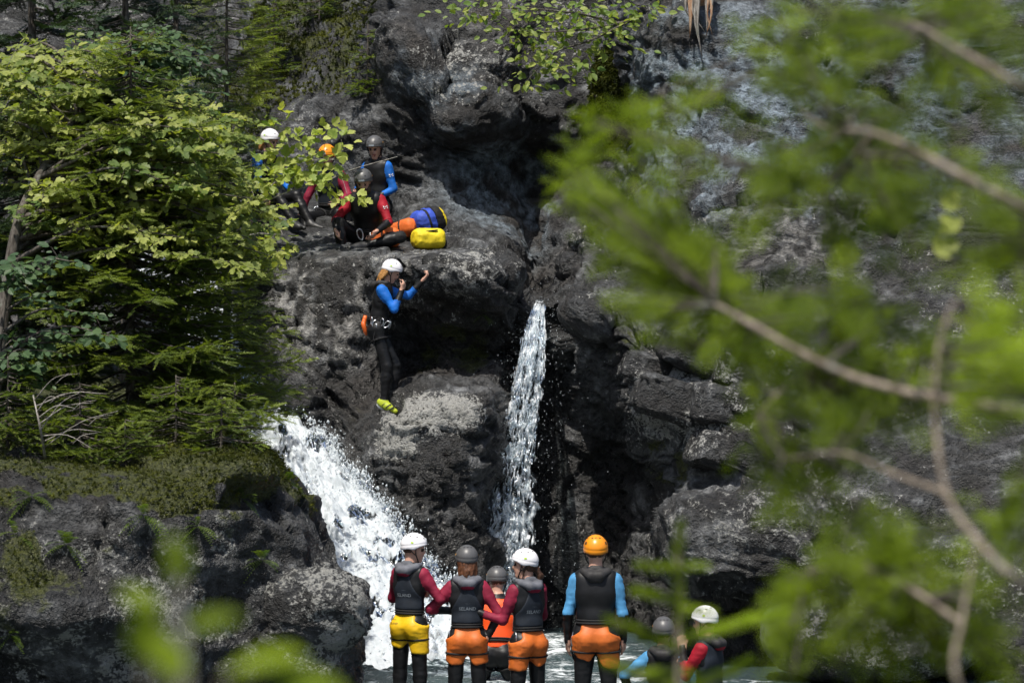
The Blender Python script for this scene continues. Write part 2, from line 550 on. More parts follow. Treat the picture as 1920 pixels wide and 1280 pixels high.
CLIFF = [
 (-900, 36, [(1050,37),(900,38),(760,39),(650,40),(540,41),(480,41.5),(420,42),(330,42.5),(220,43),(110,44),(0,45)]),
 (100, 37, [(1050,38),(900,38.5),(760,39),(650,40),(540,41),(480,41.5),(420,42),(330,42.5),(220,43),(110,44),(0,45)]),
 (330, 36.5, [(1050,37.5),(900,38),(760,38.5),(650,39.5),(540,40.5),(480,41),(420,41.3),(330,41.6),(220,42),(110,42.8),(0,43.5)]),
 (440, 35.5, [(1050,36),(900,36.3),(760,36.5),(650,36.6),(540,36.5),(500,36.8),(420,37.8),(330,38.6),(220,39.4),(110,40.5),(0,42)]),
 (492, 33.7, [(1050,33.8),(900,33.6),(760,33.45),(620,33.45),(512,33.65),(480,34.0),(382,35.8),(310,37.2),(220,37.8),(100,39),(0,40.5)]),
 (560, 32.6, [(1000,32.8),(880,32.7),(760,32.75),(610,32.9),(502,33.25),(478,33.5),(405,34.9),(320,37.0),(220,37.5),(100,38.8),(0,40)]),
 (640, 31.9, [(1000,32.0),(880,32.2),(780,32.55),(630,32.75),(502,33.0),(480,33.25),(428,34.4),(345,36.6),(220,37.0),(90,38.2),(0,39.5)]),
 (700, 31.3, [(1000,31.5),(850,31.6),(795,32.1),(690,32.85),(510,32.85),(485,33.1),(442,34.3),(365,36.4),(220,36.8),(70,37.4),(0,38.5)]),
 (760, 31.1, [(1000,31.2),(820,31.2),(762,31.5),(690,33.4),(515,32.55),(487,32.9),(450,34.3),(385,36.6),(230,36.6),(60,36.4),(0,37.4)]),
 (830, 31.1, [(1000,31.2),(800,31.2),(745,31.5),(685,33.2),(520,32.3),(485,32.6),(455,34.3),(400,36.2),(275,36.6),(215,36.1),(0,37.0)]),
 (900, 31.3, [(1000,31.4),(800,31.3),(738,31.7),(670,33.2),(540,32.2),(492,32.6),(468,34.5),(410,36.4),(290,36.9),(215,36.2),(0,36.9)]),
 (955, 31.9, [(1000,32.1),(800,32.4),(720,32.8),(650,33.0),(560,32.5),(525,32.9),(500,34.5),(425,36.6),(300,37.2),(215,36.5),(0,37)]),
 (992, 33.3, [(1000,33.5),(800,33.7),(700,33.7),(620,33.5),(574,33.1),(560,33.5),(549,35.3),(480,36.8),(320,37.5),(220,36.9),(0,37.3)]),
 (1030, 33.4, [(1000,33.6),(800,33.8),(700,33.7),(620,33.5),(572,33.1),(560,33.4),(548,35.1),(480,36.4),(330,37.5),(220,37),(0,37.5)]),
 (1075, 33.4, [(1000,33.5),(800,33.5),(720,33.2),(640,32.8),(560,32.6),(540,32.9),(505,34.6),(440,36),(330,37.2),(200,36.9),(0,37.5)]),
 (1140, 33.3, [(1000,33.4),(820,33.4),(745,32.7),(660,32.2),(570,32.3),(535,32.6),(480,33.6),(420,35),(300,36.8),(150,36.6),(0,37.6)]),
 (1200, 32.7, [(1000,32.8),(860,32.6),(765,31.8),(680,31.6),(600,32),(540,32.4),(480,33),(420,33.8),(300,34.5),(150,34.6),(20,35.2)]),
 (1290, 31.2, [(1000,31.4),(880,31.6),(765,31.2),(680,31.4),(600,31.9),(540,32.3),(480,32.8),(420,33.3),(280,33.9),(120,34),(0,34.5)]),
 (1400, 29.8, [(1060,30.3),(900,30.8),(780,30.9),(680,31.2),(600,31.7),(540,32.2),(470,32.7),(400,33),(260,33.6),(120,33.9),(0,34.3)]),
 (1560, 28.8, [(1100,29.2),(940,30.0),(800,30.6),(690,31.1),(600,31.6),(540,32.1),(470,32.6),(400,32.9),(260,33.5),(120,33.8),(0,34.2)]),
 (1820, 28.2, [(1110,28.8),(950,29.6),(800,30.4),(690,31),(600,31.5),(540,32),(470,32.5),(400,32.8),(260,33.4),(120,33.8),(0,34.2)]),
 (2900, 26.5, [(1110,27.2),(950,28.2),(800,29.4),(690,30),(600,30.5),(540,31),(470,31.5),(400,32),(260,32.6),(120,33),(0,33.5)]),
]
G0 = loft([column(px, rows, y1) for px, y1, rows in CLIFF], 405, 700, [0.12, 0.35, 0.5] + [1.0] * (len(CLIFF) - 6) + [0.7, 0.12])
G0 = even_rows(G0, 530)
LEDGE0 = G0
# the trodden shelf, the lip of the fall and the smooth slab behind it are worn smooth
calm = zone(G0, [(P(660, 450, 34), (1.4, 1.3, 0.5)), (P(930, 440, 37.5), (0.7, 1.8, 0.8)), (P(1012, 555, 34), (0.25, 1.6, 0.3)),
                 (P(560, 410, 35), (0.8, 1.0, 0.5))])
G1, D1 = craggy(G0, 1.0 - 0.72 * calm, seed=3, blocks=0.75)
nz = grid_normals(G1)
if nz[200, 265, 1] > 0:
    nz = -nz
up = nz[..., 2]
PX, PY = pix(G1)
pt = G1.reshape(-1, 3)
n1 = fbm(pt * 1.1, 4, seed=90).reshape(up.shape)
n2 = fbm(pt * 2.7, 4, seed=95).reshape(up.shape)
moss = 0.42 * sstep(0.25, 0.9, up) * sstep(-0.2, 0.3, n1) + 0.16 * n2
moss += 0.75 * zone(G1, [(P(850, 660, 33), (0.55, 0.8, 0.45)), (P(1135, 190, 36.6), (0.25, 1, 0.8)), (P(560, 60, 39), (1.3, 2.5, 1.3)),
                         (P(640, 100, 38), (0.5, 1.5, 0.9)), (P(1240, 870, 32), (0.5, 1, 0.35)), (P(470, 180, 39), (0.6, 2, 1.2)),
                         (P(1150, 620, 32.3), (0.3, .6, .4))]) * (0.6 + 0.7 * n2)
moss *= 1 - 0.9 * calm
lich = 0.33 + 0.22 * n1 + 0.16 * n2
lich += 0.20 * zone(G1, [(P(810, 770, 31.4), (0.75, 0.7, 0.30)), (P(740, 830, 31.4), (0.35, 0.6, 0.3)), (P(1280, 750, 31.3), (0.9, 1.5, 0.6)), (P(1600, 1150, 29), (2.5, 2, 0.8)),
                         (P(900, 520, 32.4), (0.5, 0.6, 0.35))])
lich -= 0.06 * zone(G1, [(P(1340, 200, 34), (1.6, 2, 1.6)), (P(1700, 300, 33), (2.5, 2, 2))])
lich -= 0.08 * zone(G1, [(P(800, 330, 37.5), (1.6, 3, 1.0)), (P(950, 350, 37), (0.9, 3, 1.0))])
wet = zone(G1, [(P(960, 820, 33), (0.65, 2.2, 1.9)), (P(1100, 950, 34), (0.8, 1.5, 1.7)), (P(830, 1000, 31.3), (0.85, 1.5, 0.85)), (P(790, 1100, 31.3), (1.0, 1.5, 0.8)), (P(650, 760, 33), (0.7, 0.8, 0.5)),
                (P(1010, 540, 34.5), (0.3, 2.4, 0.35)), (P(790, 680, 33), (0.7, .8, .45)),
                (P(540, 800, 33), (0.5, 1, 0.4))]) * (0.75 + 0.5 * n2)
wet = np.maximum(wet, 1 - sstep(0.1, 0.8, G1[..., 2] + 0.25 * n2))
lich -= 0.5 * wet * (1 - zone(G1, [(P(810, 770, 31.4), (0.75, 0.7, 0.30))]))
lich += 0.36 * zone(G1, [(P(800, 775, 31.3), (0.62, 0.7, 0.22)), (P(740, 820, 31.3), (0.25, 0.6, 0.22))]) * (0.6 + 1.2 * np.abs(n2))
lich = np.minimum(lich, 0.64)
tint = zone(G1, [(P(1330, 200, 34), (1.4, 2.5, 1.7)), (P(1650, 200, 34), (2.5, 2.5, 2)), (P(940, 440, 37.5), (0.9, 2.0, 0.6)), (P(820, 160, 36), (0.7, 1, 0.7)), (P(940, 350, 37), (0.9, 1.5, 0.9))])
streak = zone(G1, [(P(590, 590, 33), (0.75, 0.8, 0.8)), (P(1480, 440, 33), (0.9, 1, 0.8))])
CT = (0.86 + 0.34 * zone(G1, [(P(590, 590, 33), (0.8, 0.8, 0.8)), (P(760, 480, 33), (1.6, 1.6, 0.5)), (P(810, 770, 31.4), (0.8, 0.8, 0.35)), (P(930, 360, 37), (1.0, 1.6, 0.9)), (P(1330, 200, 34), (1.2, 2.0, 1.5))]))[..., None]      # tone raised on the shelf, streaked wall, lichened block, hollow and right cliff
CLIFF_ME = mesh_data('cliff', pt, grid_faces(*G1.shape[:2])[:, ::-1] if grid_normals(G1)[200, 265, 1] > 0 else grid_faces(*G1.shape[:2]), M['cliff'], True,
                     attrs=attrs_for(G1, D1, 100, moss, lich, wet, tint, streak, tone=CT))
cliff = add('cliff', CLIFF_ME, kind='structure')

# left bank: the nearer rock under the firs
def bank_col(pts, y0, px0):
    x = (px0 - 960) / FPX
    return [np.array([x * y0, y0, -1.3]), np.array([x * y0, y0, 0.0])] + [P(*q) for q in pts]
def bcol(px, y0, rows):
    return bank_col([(px, py, Y) for py, Y in rows], y0, px)
BANK = [
 bcol(-900, 22.5, [(1235,22.6),(1150,22.6),(1060,22.8),(980,23.2),(930,23.6),(880,24.0),(770,28),(640,36)]),
 bcol(-250, 23.0, [(1235,23.1),(1150,23.1),(1060,23.4),(980,23.7),(930,24.0),(880,24.5),(770,28),(640,36)]),
 bcol(0, 23.8, [(1240,23.6),(1150,23.4),(1060,23.6),(980,23.9),(920,24.1),(860,24.6),(770,28),(650,36)]),
 bcol(150, 23.9, [(1240,23.7),(1150,23.5),(1060,23.8),(980,23.9),(930,24.1),(872,24.7),(775,28),(660,36)]),
 bcol(300, 24.2, [(1240,24.0),(1150,23.9),(1060,24.1),(980,24.1),(925,24.3),(875,24.9),(785,28),(670,36)]),
 bcol(420, 24.5, [(1240,24.4),(1150,24.5),(1060,24.4),(980,24.4),(920,24.5),(868,24.9),(795,28),(690,36)]),
 bank_col([(530,1235,24.7),(525,1150,24.6),(520,1060,24.7),(512,985,24.7),(490,915,24.9),(465,855,25.3),(430,800,28.5),(405,700,36)], 24.8, 530),
 bank_col([(610,1235,24.8),(605,1150,24.7),(585,1060,24.9),(560,985,24.9),(528,920,25.1),(484,860,25.5),(432,808,28.8),(398,705,36)], 24.9, 610),
 bank_col([(662,1235,25.3),(655,1160,25.2),(618,1060,25.4),(592,990,25.4),(556,920,25.6),(502,868,26.0),(445,815,29.2),(405,712,36)], 25.5, 655),
 bank_col([(674,1225,26.2),(668,1160,26.1),(628,1070,26.2),(600,1000,26.2),(564,930,26.4),(510,878,26.7),(450,820,30),(410,718,36)], 26.5, 662),
 bank_col([(640,1190,28.4),(620,1120,28.4),(600,1050,28.4),(575,990,28.4),(540,930,28.6),(494,885,28.9),(445,828,31),(410,722,36)], 28.6, 640),
]
BG0 = even_rows(loft(BANK, 250, 420, [0.15, 0.5] + [1.0] * (len(BANK) - 3)), 350)
BG1, BD = craggy(BG0, 0.74, seed=23, blocks=0.8, dip=(0.25, 0.1, 1.0))
nb = grid_normals(BG1)
if nb[125, 130, 1] > 0:
    nb = -nb
bp = BG1.reshape(-1, 3)
m1 = fbm(bp * 1.4, 4, seed=61).reshape(BG1.shape[:2]); m2 = fbm(bp * 3.4, 4, seed=66).reshape(BG1.shape[:2])
bmoss = 0.75 * sstep(1.68, 2.1, BG1[..., 2] + 0.85 * m1 + 0.6 * m2) + 0.22 * sstep(0.9, 1.5, BG1[..., 2] + 0.8 * m2) + 0.5 * zone(BG1, [(P(80, 1110, 23.5), (0.5, 0.6, 0.25)), (P(20, 1090, 23.5), (0.3, .6, .5))]) \
        + 0.22 * sstep(0.3, 0.9, nb[..., 2]) + 0.15 * m2
bl = 0.40 + 0.22 * m1 + 0.24 * m2
bl += 0.18 * zone(BG1, [(P(580, 1130, 24.7), (0.45, 0.6, 0.3)), (P(250, 1180, 23.8), (1.0, 0.6, 0.35))])
bw = 1 - sstep(0.05, 0.5, BG1[..., 2] + 0.2 * m2)
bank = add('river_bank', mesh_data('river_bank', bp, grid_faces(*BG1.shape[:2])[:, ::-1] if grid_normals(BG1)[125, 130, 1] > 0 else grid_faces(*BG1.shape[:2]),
           M['bank'], True, attrs=attrs_for(BG1, BD, 200, bmoss, bl, np.maximum(bw, 0.55 * sstep(-0.5, 0.4, m1)), warm=0.25, tone=0.62)), kind='structure')  # low tone puts the tree shade over the bank into its rock colour

# boulders and loose blocks
def lump_grid(c, r, nu, nv, sq=2.6):
    """closed rounded block (superellipsoid) as a grid, radii r"""
    th = np.linspace(-math.pi, math.pi, nu)[:, None]; ph = np.linspace(-math.pi / 2 + 1e-3, math.pi / 2 - 1e-3, nv)[None]
    f = lambda x: np.sign(x) * np.abs(x) ** (2 / sq)
    x = f(np.cos(ph)) * f(np.cos(th)); y = f(np.cos(ph)) * f(np.sin(th)); z = f(np.sin(ph)) * np.ones_like(th)
    return np.stack([x * r[0], y * r[1], z * r[2]], 2) + np.asarray(c)
def rock_lump(name, c, r, seed, nu=90, nv=60, amp=0.5, sq=2.6, rot=0.0, lichen=0.42, moss=0.0, wet=0.0, mat='bank', tilt=0.0, **k):
    c = np.asarray(c, float)
    g = lump_grid((0, 0, 0), r, nu, nv, sq)
    R = np.array(Matrix.Rotation(rot, 3, 'Z') @ Matrix.Rotation(tilt, 3, 'Y'))
    g = g @ R.T + c
    G, D = craggy(g[:, ::-1], amp, seed=seed, blocks=0.7)
    G[-1] = G[0]
    q = G.reshape(-1, 3)
    a1 = fbm(q * 2.2, 4, seed=seed + 3).reshape(G.shape[:2])
    a2 = fbm(q * 5.0, 3, seed=seed + 4).reshape(G.shape[:2])
    at = attrs_for(G, D, seed + 300, moss + 0.3 * a1, lichen + 0.22 * a1 + 0.12 * a2, wet * np.ones(G.shape[:2]), warm=0.2, tone=0.75)
    fc = grid_faces(*G.shape[:2])
    me = mesh_data(name, q - c, fc, M[mat], True, attrs=at)
    return add(name, me, loc=c, **k)
rock_lump('boulder', P(578, 1140, 25.0), (0.50, 0.55, 0.40), 41, 110, 80, 0.42, 2.4, 0.3, lichen=0.50, label='lichen-spotted boulder at the right end of the left bank, beside the cascade', cat='boulder')
rock_lump('boulder', P(1395, 1010, 29.9), (0.85, 0.8, 0.52), 43, 130, 90, 0.95, 3.2, 0.2, lichen=0.40, label='big lichened boulder behind the two people at the lower right', cat='boulder')
rock_lump('boulder', P(1640, 1190, 28.3), (1.1, 0.7, 0.45), 45, 110, 70, 0.5, 2.6, -0.2, lichen=0.44, label='low speckled boulder at the water edge in the lower right', cat='boulder')
rock_lump('boulder', P(925, 515, 33.0), (0.30, 0.5, 0.24), 47, 90, 60, 0.35, 2.3, 0.3, lichen=0.42, mat='cliff', label='rounded grey boulder left of the waterfall lip', cat='boulder')
rock_lump('boulder', P(1065, 500, 34.6), (0.13, 0.2, 0.17), 48, 60, 40, 0.22, 2.6, 0.3, lichen=0.1, wet=0.6, mat='cliff', label='dark wet stone in the notch above the waterfall', cat='boulder')
rock_lump('boulder', P(1105, 590, 32.4), (0.30, 0.4, 0.26), 49, 80, 60, 0.42, 2.4, 0.5, lichen=0.34, moss=0.1, mat='cliff', label='ridged brown rock right of the waterfall lip', cat='boulder', tilt=0.6)
rb2 = np.random.default_rng(61)
for i, (px, py, w_, h_, Y) in enumerate(((1215, 690, 90, 60, 31.75), (1300, 668, 110, 60, 31.5), (1390, 690, 105, 70, 31.3), (1255, 748, 120, 70, 31.4), (1350, 760, 100, 70, 31.2), (1440, 770, 90, 80, 31.1),
                                        (1410, 850, 80, 70, 30.95), (1340, 850, 90, 70, 31.1), (1480, 700, 80, 80, 31.2), (1450, 910, 90, 60, 30.75), (1530, 830, 90, 80, 30.8))):
    o = rock_lump('rock_block', P(px, py, Y), (w_ / FPX * Y * 0.58, 0.30, h_ / FPX * Y * 0.58), 70 + i, 46, 34, 0.40, 5.0, rb2.uniform(-0.35, 0.35), lichen=rb2.uniform(0.26, 0.42), mat='cliff', tilt=rb2.uniform(0.05, 0.45))
    o.parent = cliff

# ground under everything, and the bank the photographer stands on
def sheet(x0, x1, y0, y1, nx, ny, zf):
    X, Y = np.meshgrid(np.linspace(x0, x1, nx), np.linspace(y0, y1, ny), indexing='ij')
    p = np.stack([X, Y, np.zeros_like(X)], 2)
    p[..., 2] = zf(p)
    return p
def bed_z(p):
    f = p.reshape(-1, 3)
    return (-0.34 - 0.5 * sstep(0.7, 1.4, p[..., 0]) + 0.05 * fbm(f * 1.5, 3, seed=7).reshape(p.shape[:2]))
RB = sheet(-9, 9, 12, 37, 120, 160, bed_z)
add('riverbed', mesh_data('riverbed', RB.reshape(-1, 3), grid_faces(120, 160), M['bank'], True,
    attrs=attrs_for(RB, wet=np.ones(RB.shape[:2]))), kind='structure')
def far_z(p):
    r = np.hypot(p[..., 0], p[..., 1] - 20)
    return -1.35 + 9 * sstep(16, 60, r) + 25 * sstep(50, 400, r)
FG = sheet(-900, 900, -900, 900, 110, 110, far_z)
gt = NT('forest_floor')
gp = gt.pos()
gm = gt.done(gt.mix(gt.noise(gp, 0.6, 6, 0.7), (0.03, 0.04, 0.012), (0.09, 0.075, 0.04)), 0.9, 0.2, gt.bump(gt.noise(gp, 4, 6), 0.6, 0.2))
add('ground', mesh_data('ground', FG.reshape(-1, 3), grid_faces(110, 110), gm, True), kind='structure')
def near_z(p):
    f = p.reshape(-1, 3)
    return 1.45 - 3.2 * sstep(7.0, 11.5, p[..., 1] + 0.5 * fbm(f * 0.5, 2, seed=3).reshape(p.shape[:2])) + 0.12 * fbm(f * 1.2, 4, seed=8).reshape(p.shape[:2])
NB = sheet(-9, 9, -8, 13, 90, 100, near_z)
add('near_bank', mesh_data('near_bank', NB.reshape(-1, 3), grid_faces(90, 100), gm, True), kind='structure')
# ------------------------------------------------------------------ water
def ribbon(path, width, nu, nv, side=None):
    """sheet along a path (n,3) with a width at each point; returns grid, u across (-1..1), v metres along"""
    c = spline(np.array(path), nv)
    wd = np.interp(np.linspace(0, 1, nv), np.linspace(0, 1, len(width)), width)
    t = np.gradient(c, axis=0); t /= np.linalg.norm(t, axis=1)[:, None]
    s = np.array([1.0, 0, 0]) if side is None else np.asarray(side, float)
    s = s - t * (t @ s)[:, None]; s /= np.linalg.norm(s, axis=1)[:, None]
    u = np.linspace(-1, 1, nu)
    G = c[None] + u[:, None, None] * (wd[None, :, None] * 0.5) * s[None]
    v = np.concatenate([[0], np.cumsum(np.linalg.norm(np.diff(c, axis=0), axis=1))])
    N = np.cross(s, t)
    N[N[:, 1] > 0] *= -1                       # towards the camera side
    return G, np.broadcast_to(u[:, None], G.shape[:2]), np.broadcast_to(v[None], G.shape[:2]), N

def keep_faces(nu, nv, keep):
    F = grid_faces(nu, nv)
    k = keep.ravel()
    F = F[k[F].all(1)]
    used = np.unique(F)
    m = np.full(nu * nv, -1); m[used] = np.arange(len(used))
    return used, m[F]

OCTA_V = np.array([(1, 0, 0), (-1, 0, 0), (0, 1, 0), (0, -1, 0), (0, 0, 1), (0, 0, -1)], float)
OCTA_F = np.array([(0, 2, 4), (2, 1, 4), (1, 3, 4), (3, 0, 4), (2, 0, 5), (1, 2, 5), (3, 1, 5), (0, 3, 5)])
def droplets(name, pts, r, stretch, mat):
    n = len(pts)
    R = np.zeros((n, 3, 3))
    a = RNG.uniform(0, 6.28, n); b = RNG.normal(0, 0.25, n)
    d = np.stack([np.sin(b) * np.cos(a), np.sin(b) * np.sin(a), np.cos(b)], 1)
    fr = frames(d, np.tile((0.9, 0.1, 0.3), (n, 1)))
    sc = np.stack([r, r * stretch, r], 1)
    V, F = stamp(OCTA_V, OCTA_F, fr * sc[:, None, :], pts)
    return mesh_data(name, V, F, mat, True, attrs={'foam': np.ones(len(V))})

# the free fall out of the notch
FALL = [P(1011, 556, 34.2), P(1012, 562, 33.4), P(1010, 578, 33.0), P(1003, 618, 32.74), P(992, 690, 32.45), P(976, 790, 32.25), P(960, 900, 32.05), P(948, 1000, 31.95), P(940, 1100, 31.85), P(934, 1222, 31.8)]
FW = [0.08, 0.11, 0.16, 0.27, 0.41, 0.50, 0.60, 0.66, 0.70, 0.78]
mb_v, mb_f, mb_a, nn = [], [], [], 0
for layer in range(4):
    nu, nv = 52, 520
    G, u, v, N = ribbon(FALL, np.array(FW) * (1.0 - 0.05 * layer), nu, nv)
    q = np.stack([u * 1.0 + layer * 7.7, v, np.zeros_like(u) + layer * 3.1], 2).reshape(-1, 3)
    warp = fbm(q * np.array([1.5, 2.0, 1]), 2, seed=41 + layer)
    age = sstep(0.2, 3.2, v).ravel()            # threads at the top, torn web lower down
    thread = fbm(np.column_stack([q[:, 0] * 4.5 + 0.35 * warp, q[:, 1] * 0.55, q[:, 2]]), 3, seed=50 + layer, ridged=True)
    web = fbm(np.column_stack([q[:, 0] * 1.9 + 0.5 * warp, q[:, 1] * 5.2 - 1.2 * q[:, 0] ** 2, q[:, 2]]), 3, 0.55, seed=60 + layer, ridged=True)
    n = thread * (1 - age) + (0.30 * thread + 0.9 * web) * age
    edge = np.abs(u).ravel() + 0.28 * fbm(q * np.array([1.0, 6.0, 1]), 3, seed=70 + layer)
    n = n - 0.9 * sstep(0.62, 1.05, edge)
    keep = n > (0.14 + 0.06 * age + 0.06 * (layer == 3))
    off = (0.05 + 0.11 * age) * (0.8 * web + 0.5 * fbm(q * np.array([2.2, 4.2, 1]), 3, seed=80 + layer)) + 0.05 * layer - 0.07
    off = off * sstep(0.9, 1.7, v).ravel()
    pos = G.reshape(-1, 3) + np.tile(N, (nu, 1)) * off[:, None]
    pos[:, 0] += 0.05 * age * fbm(q * np.array([0.8, 5.0, 1]), 2, seed=83 + layer)
    used, F = keep_faces(nu, nv, keep.reshape(nu, nv))
    mb_v.append(pos[used]); mb_f.append(F + nn); nn += len(used)
    mb_a.append(np.clip(0.08 + 0.8 * n + 0.40 * vnoise(pos * np.array([16, 16, 10.0]), 4), 0, 1)[used])
add('waterfall', mesh_data('waterfall', np.vstack(mb_v), np.vstack(mb_f), M['foam'], True, attrs={'foam': np.concatenate(mb_a)}), kind='structure')

# white cascade pouring down the left chute
CASC = [P(230, 420, 41), P(330, 520, 39.5), P(420, 640, 37), P(470, 755, 34.2), P(500, 808, 33.0), P(548, 880, 31.9), P(600, 960, 31.0), P(655, 1050, 30.2), P(705, 1140, 29.4), P(745, 1230, 28.6), P(770, 1290, 27.8)]
CW = [1.2, 1.2, 1.2, 1.05, 1.0, 1.1, 1.25, 1.45, 1.65, 1.95, 2.3]
nu, nv = 120, 480
CG, u, v, N = ribbon(CASC, CW, nu, nv, side=(1, 0.10, 0.10))
q = np.stack([u, v, np.zeros_like(u)], 2).reshape(-1, 3)
flow = fbm(np.column_stack([q[:, 0] * 2.6, q[:, 1] * 1.1, q[:, 2]]), 4, 0.6, seed=140)
lump = fbm(np.column_stack([q[:, 0] * 4.0 + 0.4 * flow, q[:, 1] * 4.2, q[:, 2]]), 5, 0.62, seed=150)
rid = fbm(np.column_stack([q[:, 0] * 9.0, q[:, 1] * 9.0, q[:, 2]]), 3, 0.6, seed=160, ridged=True)
crown = 1 - (q[:, 0] * 0.9) ** 2
off = 0.30 * crown + 0.20 * flow + 0.12 * lump + 0.02 * rid
cp = CG.reshape(-1, 3) + np.tile(N, (nu, 1)) * off[:, None] + np.array([0, 0, 1.0]) * (0.07 * np.maximum(lump, 0) + 0.02 * rid)[:, None]
edge = q[:, 0] + 0.30 * fbm(np.column_stack([q[:, 0] * 2.0, q[:, 1] * 3.4, q[:, 2]]), 4, 0.6, seed=170)
hole = fbm(np.column_stack([q[:, 0] * 2.2, q[:, 1] * 2.6, q[:, 2] + 4]), 4, 0.6, seed=180)
keep = (np.abs(edge) < 1.0)
streaks = fbm(np.column_stack([q[:, 0] * 11.0 + 0.8 * flow, q[:, 1] * 1.5, q[:, 2] + 2]), 4, 0.6, seed=190)
fo = 0.66 + 0.62 * streaks + 0.25 * lump + 0.10 * rid - 0.85 * sstep(0.16, 0.42, hole) * (q[:, 0] > -0.3) - 0.95 * sstep(0.66, 1.0, np.abs(edge))
used, F = keep_faces(nu, nv, keep.reshape(nu, nv))
add('cascade', mesh_data('cascade', cp[used], F, M['white'], True, attrs={'foam': np.clip(fo, 0, 1)[used]}), kind='structure')

# river
def river_z(p):
    f = p.reshape(-1, 3)
    a = np.exp(-(np.hypot(p[..., 0] + 1.2, p[..., 1] - 28.2) / 2.6) ** 2) + 0.8 * np.exp(-(np.hypot(p[..., 0] + 0.1, p[..., 1] - 31.6) / 1.5) ** 2)
    w = fbm(f * np.array([1.6, 2.2, 1]), 4, 0.55, seed=9).reshape(p.shape[:2])
    return (0.025 + 0.12 * a) * w + 0.03 * a
RV = sheet(-8.6, 8.8, 12.5, 36.5, 170, 230, river_z)
ra = np.exp(-(np.hypot((RV[..., 0] + 1.0) / 1.2, RV[..., 1] - 28.0) / 3.0) ** 2) + np.exp(-(np.hypot(RV[..., 0] - 0.0, RV[..., 1] - 31.2) / 1.9) ** 2)
rn = fbm(RV.reshape(-1, 3) * np.array([1.8, 2.6, 1]), 5, 0.6, seed=19).reshape(ra.shape)
wt = NT('river_water')
wf = wt.attr('foam')
wn2 = wt.noise(wt.pos((1, 1.2, 1)), 9, 6, 0.65, 0.6)
wm = wt.step(wt.math('ADD', wf, wt.math('MULTIPLY', wt.math('SUBTRACT', wn2, 0.5), 1.4)), 0.35, 0.75)
wmat = wt.done(wt.mix(wm, (0.05, 0.075, 0.08), (0.78, 0.83, 0.86)), wt.math('ADD', 0.08, wt.math('MULTIPLY', wm, 0.4)), 0.5, wt.bump(wn2, 0.6, 0.06))
add('river', mesh_data('river', RV.reshape(-1, 3), grid_faces(170, 230), wmat, True, attrs={'foam': np.clip(0.40 * ra + 0.45 * rn, 0, 1).ravel()}), kind='structure')

# thrown drops and foam clots
fc = spline(np.array(FALL), 400)
k = RNG.integers(90, 400, 2600)
tt = k / 400
base = fc[k].copy()
sp = 0.16 + 0.20 * tt
base[:, 0] += RNG.normal(0.02, 1, 2600) * sp + 0.25 * tt * (RNG.random(2600) < 0.35) * RNG.random(2600) * 2.2
base[:, 1] += RNG.normal(0, 0.16, 2600) - 0.05
base[:, 2] += RNG.normal(0, 0.15, 2600)
base = base[base[:, 2] > 0.02][::2]
add('spray', droplets('spray', base, RNG.uniform(0.0012, 0.0038, len(base)), RNG.uniform(1.2, 3.0, len(base)), M['white']), kind='stuff')
sel = np.where((np.abs(q[:, 0]) > 0.60) & (q[:, 1] > 4.2))[0]
sel = RNG.choice(sel, 9000)
sg = np.sign(q[sel, 0])
cd = cp[sel] + np.column_stack([sg * RNG.exponential(0.035, 9000), RNG.normal(-0.05, 0.08, 9000), np.abs(RNG.normal(0.0, 0.05, 9000))])
sel2 = RNG.integers(0, len(cp), 2500)
cd = np.vstack([cd, cp[sel2] + np.column_stack([RNG.normal(0, 0.03, 2500), RNG.normal(-0.06, 0.05, 2500), np.abs(RNG.normal(0, 0.09, 2500))])])
cd = cd[cd[:, 2] > 0.0]
add('foam_clots', droplets('foam_clots', cd, RNG.gamma(1.5, 0.0026, len(cd)) + 0.0018, RNG.uniform(0.8, 2.2, len(cd)), M['white']), kind='stuff')
# ------------------------------------------------------------------ people
def neoprene(name, col, rough=0.42):
    return plain(name, col, rough + 0.16, 0.28, 0.22, 9, 0.35, 22)
M['black'] = neoprene('black_neoprene', (0.0085, 0.0088, 0.010), 0.30)
M['slate'] = neoprene('slate_neoprene', (0.014, 0.019, 0.028), 0.5)
M['greyhood'] = neoprene('grey_neoprene', (0.115, 0.12, 0.14), 0.55)
M['darkhood'] = neoprene('dark_grey_neoprene', (0.03, 0.029, 0.03), 0.5)
M['burgundy'] = neoprene('burgundy_neoprene', (0.20, 0.012, 0.035), 0.5)
M['red'] = neoprene('red_neoprene', (0.30, 0.008, 0.020), 0.5)
M['blue'] = neoprene('blue_neoprene', (0.008, 0.125, 0.50), 0.45)
M['skyblue'] = neoprene('sky_blue_neoprene', (0.07, 0.25, 0.47), 0.5)
M['skin'] = plain('skin', (0.52, 0.30, 0.22), 0.5, 0.4, 0.12, 20, 0.1)
M['eye'] = plain('eye', (0.03, 0.02, 0.015), 0.25)
M['lip'] = plain('lip', (0.30, 0.10, 0.09), 0.45)
M['whitehelmet'] = plain('white_helmet_shell', (0.78, 0.77, 0.80), 0.32, 0.5, 0.02, 4, 0.02)
M['greyhelmet'] = plain('grey_helmet_shell', (0.085, 0.085, 0.088), 0.42, 0.5, 0.10, 6, 0.05)
M['orangehelmet'] = plain('orange_helmet_shell', (0.80, 0.27, 0.012), 0.33, 0.5, 0.04, 6, 0.03)
M['vent'] = plain('vent_dark', (0.008, 0.008, 0.01), 0.6)
M['strap'] = plain('webbing', (0.012, 0.012, 0.013), 0.75, 0.3, 0.3, 60)
M['orangepvc'] = plain('orange_coated_fabric', (0.55, 0.130, 0.022), 0.5, 0.35, 0.2, 7, 0.5, 16)
M['yellowpvc'] = plain('yellow_coated_fabric', (0.72, 0.44, 0.012), 0.48, 0.35, 0.16, 7, 0.5, 16)
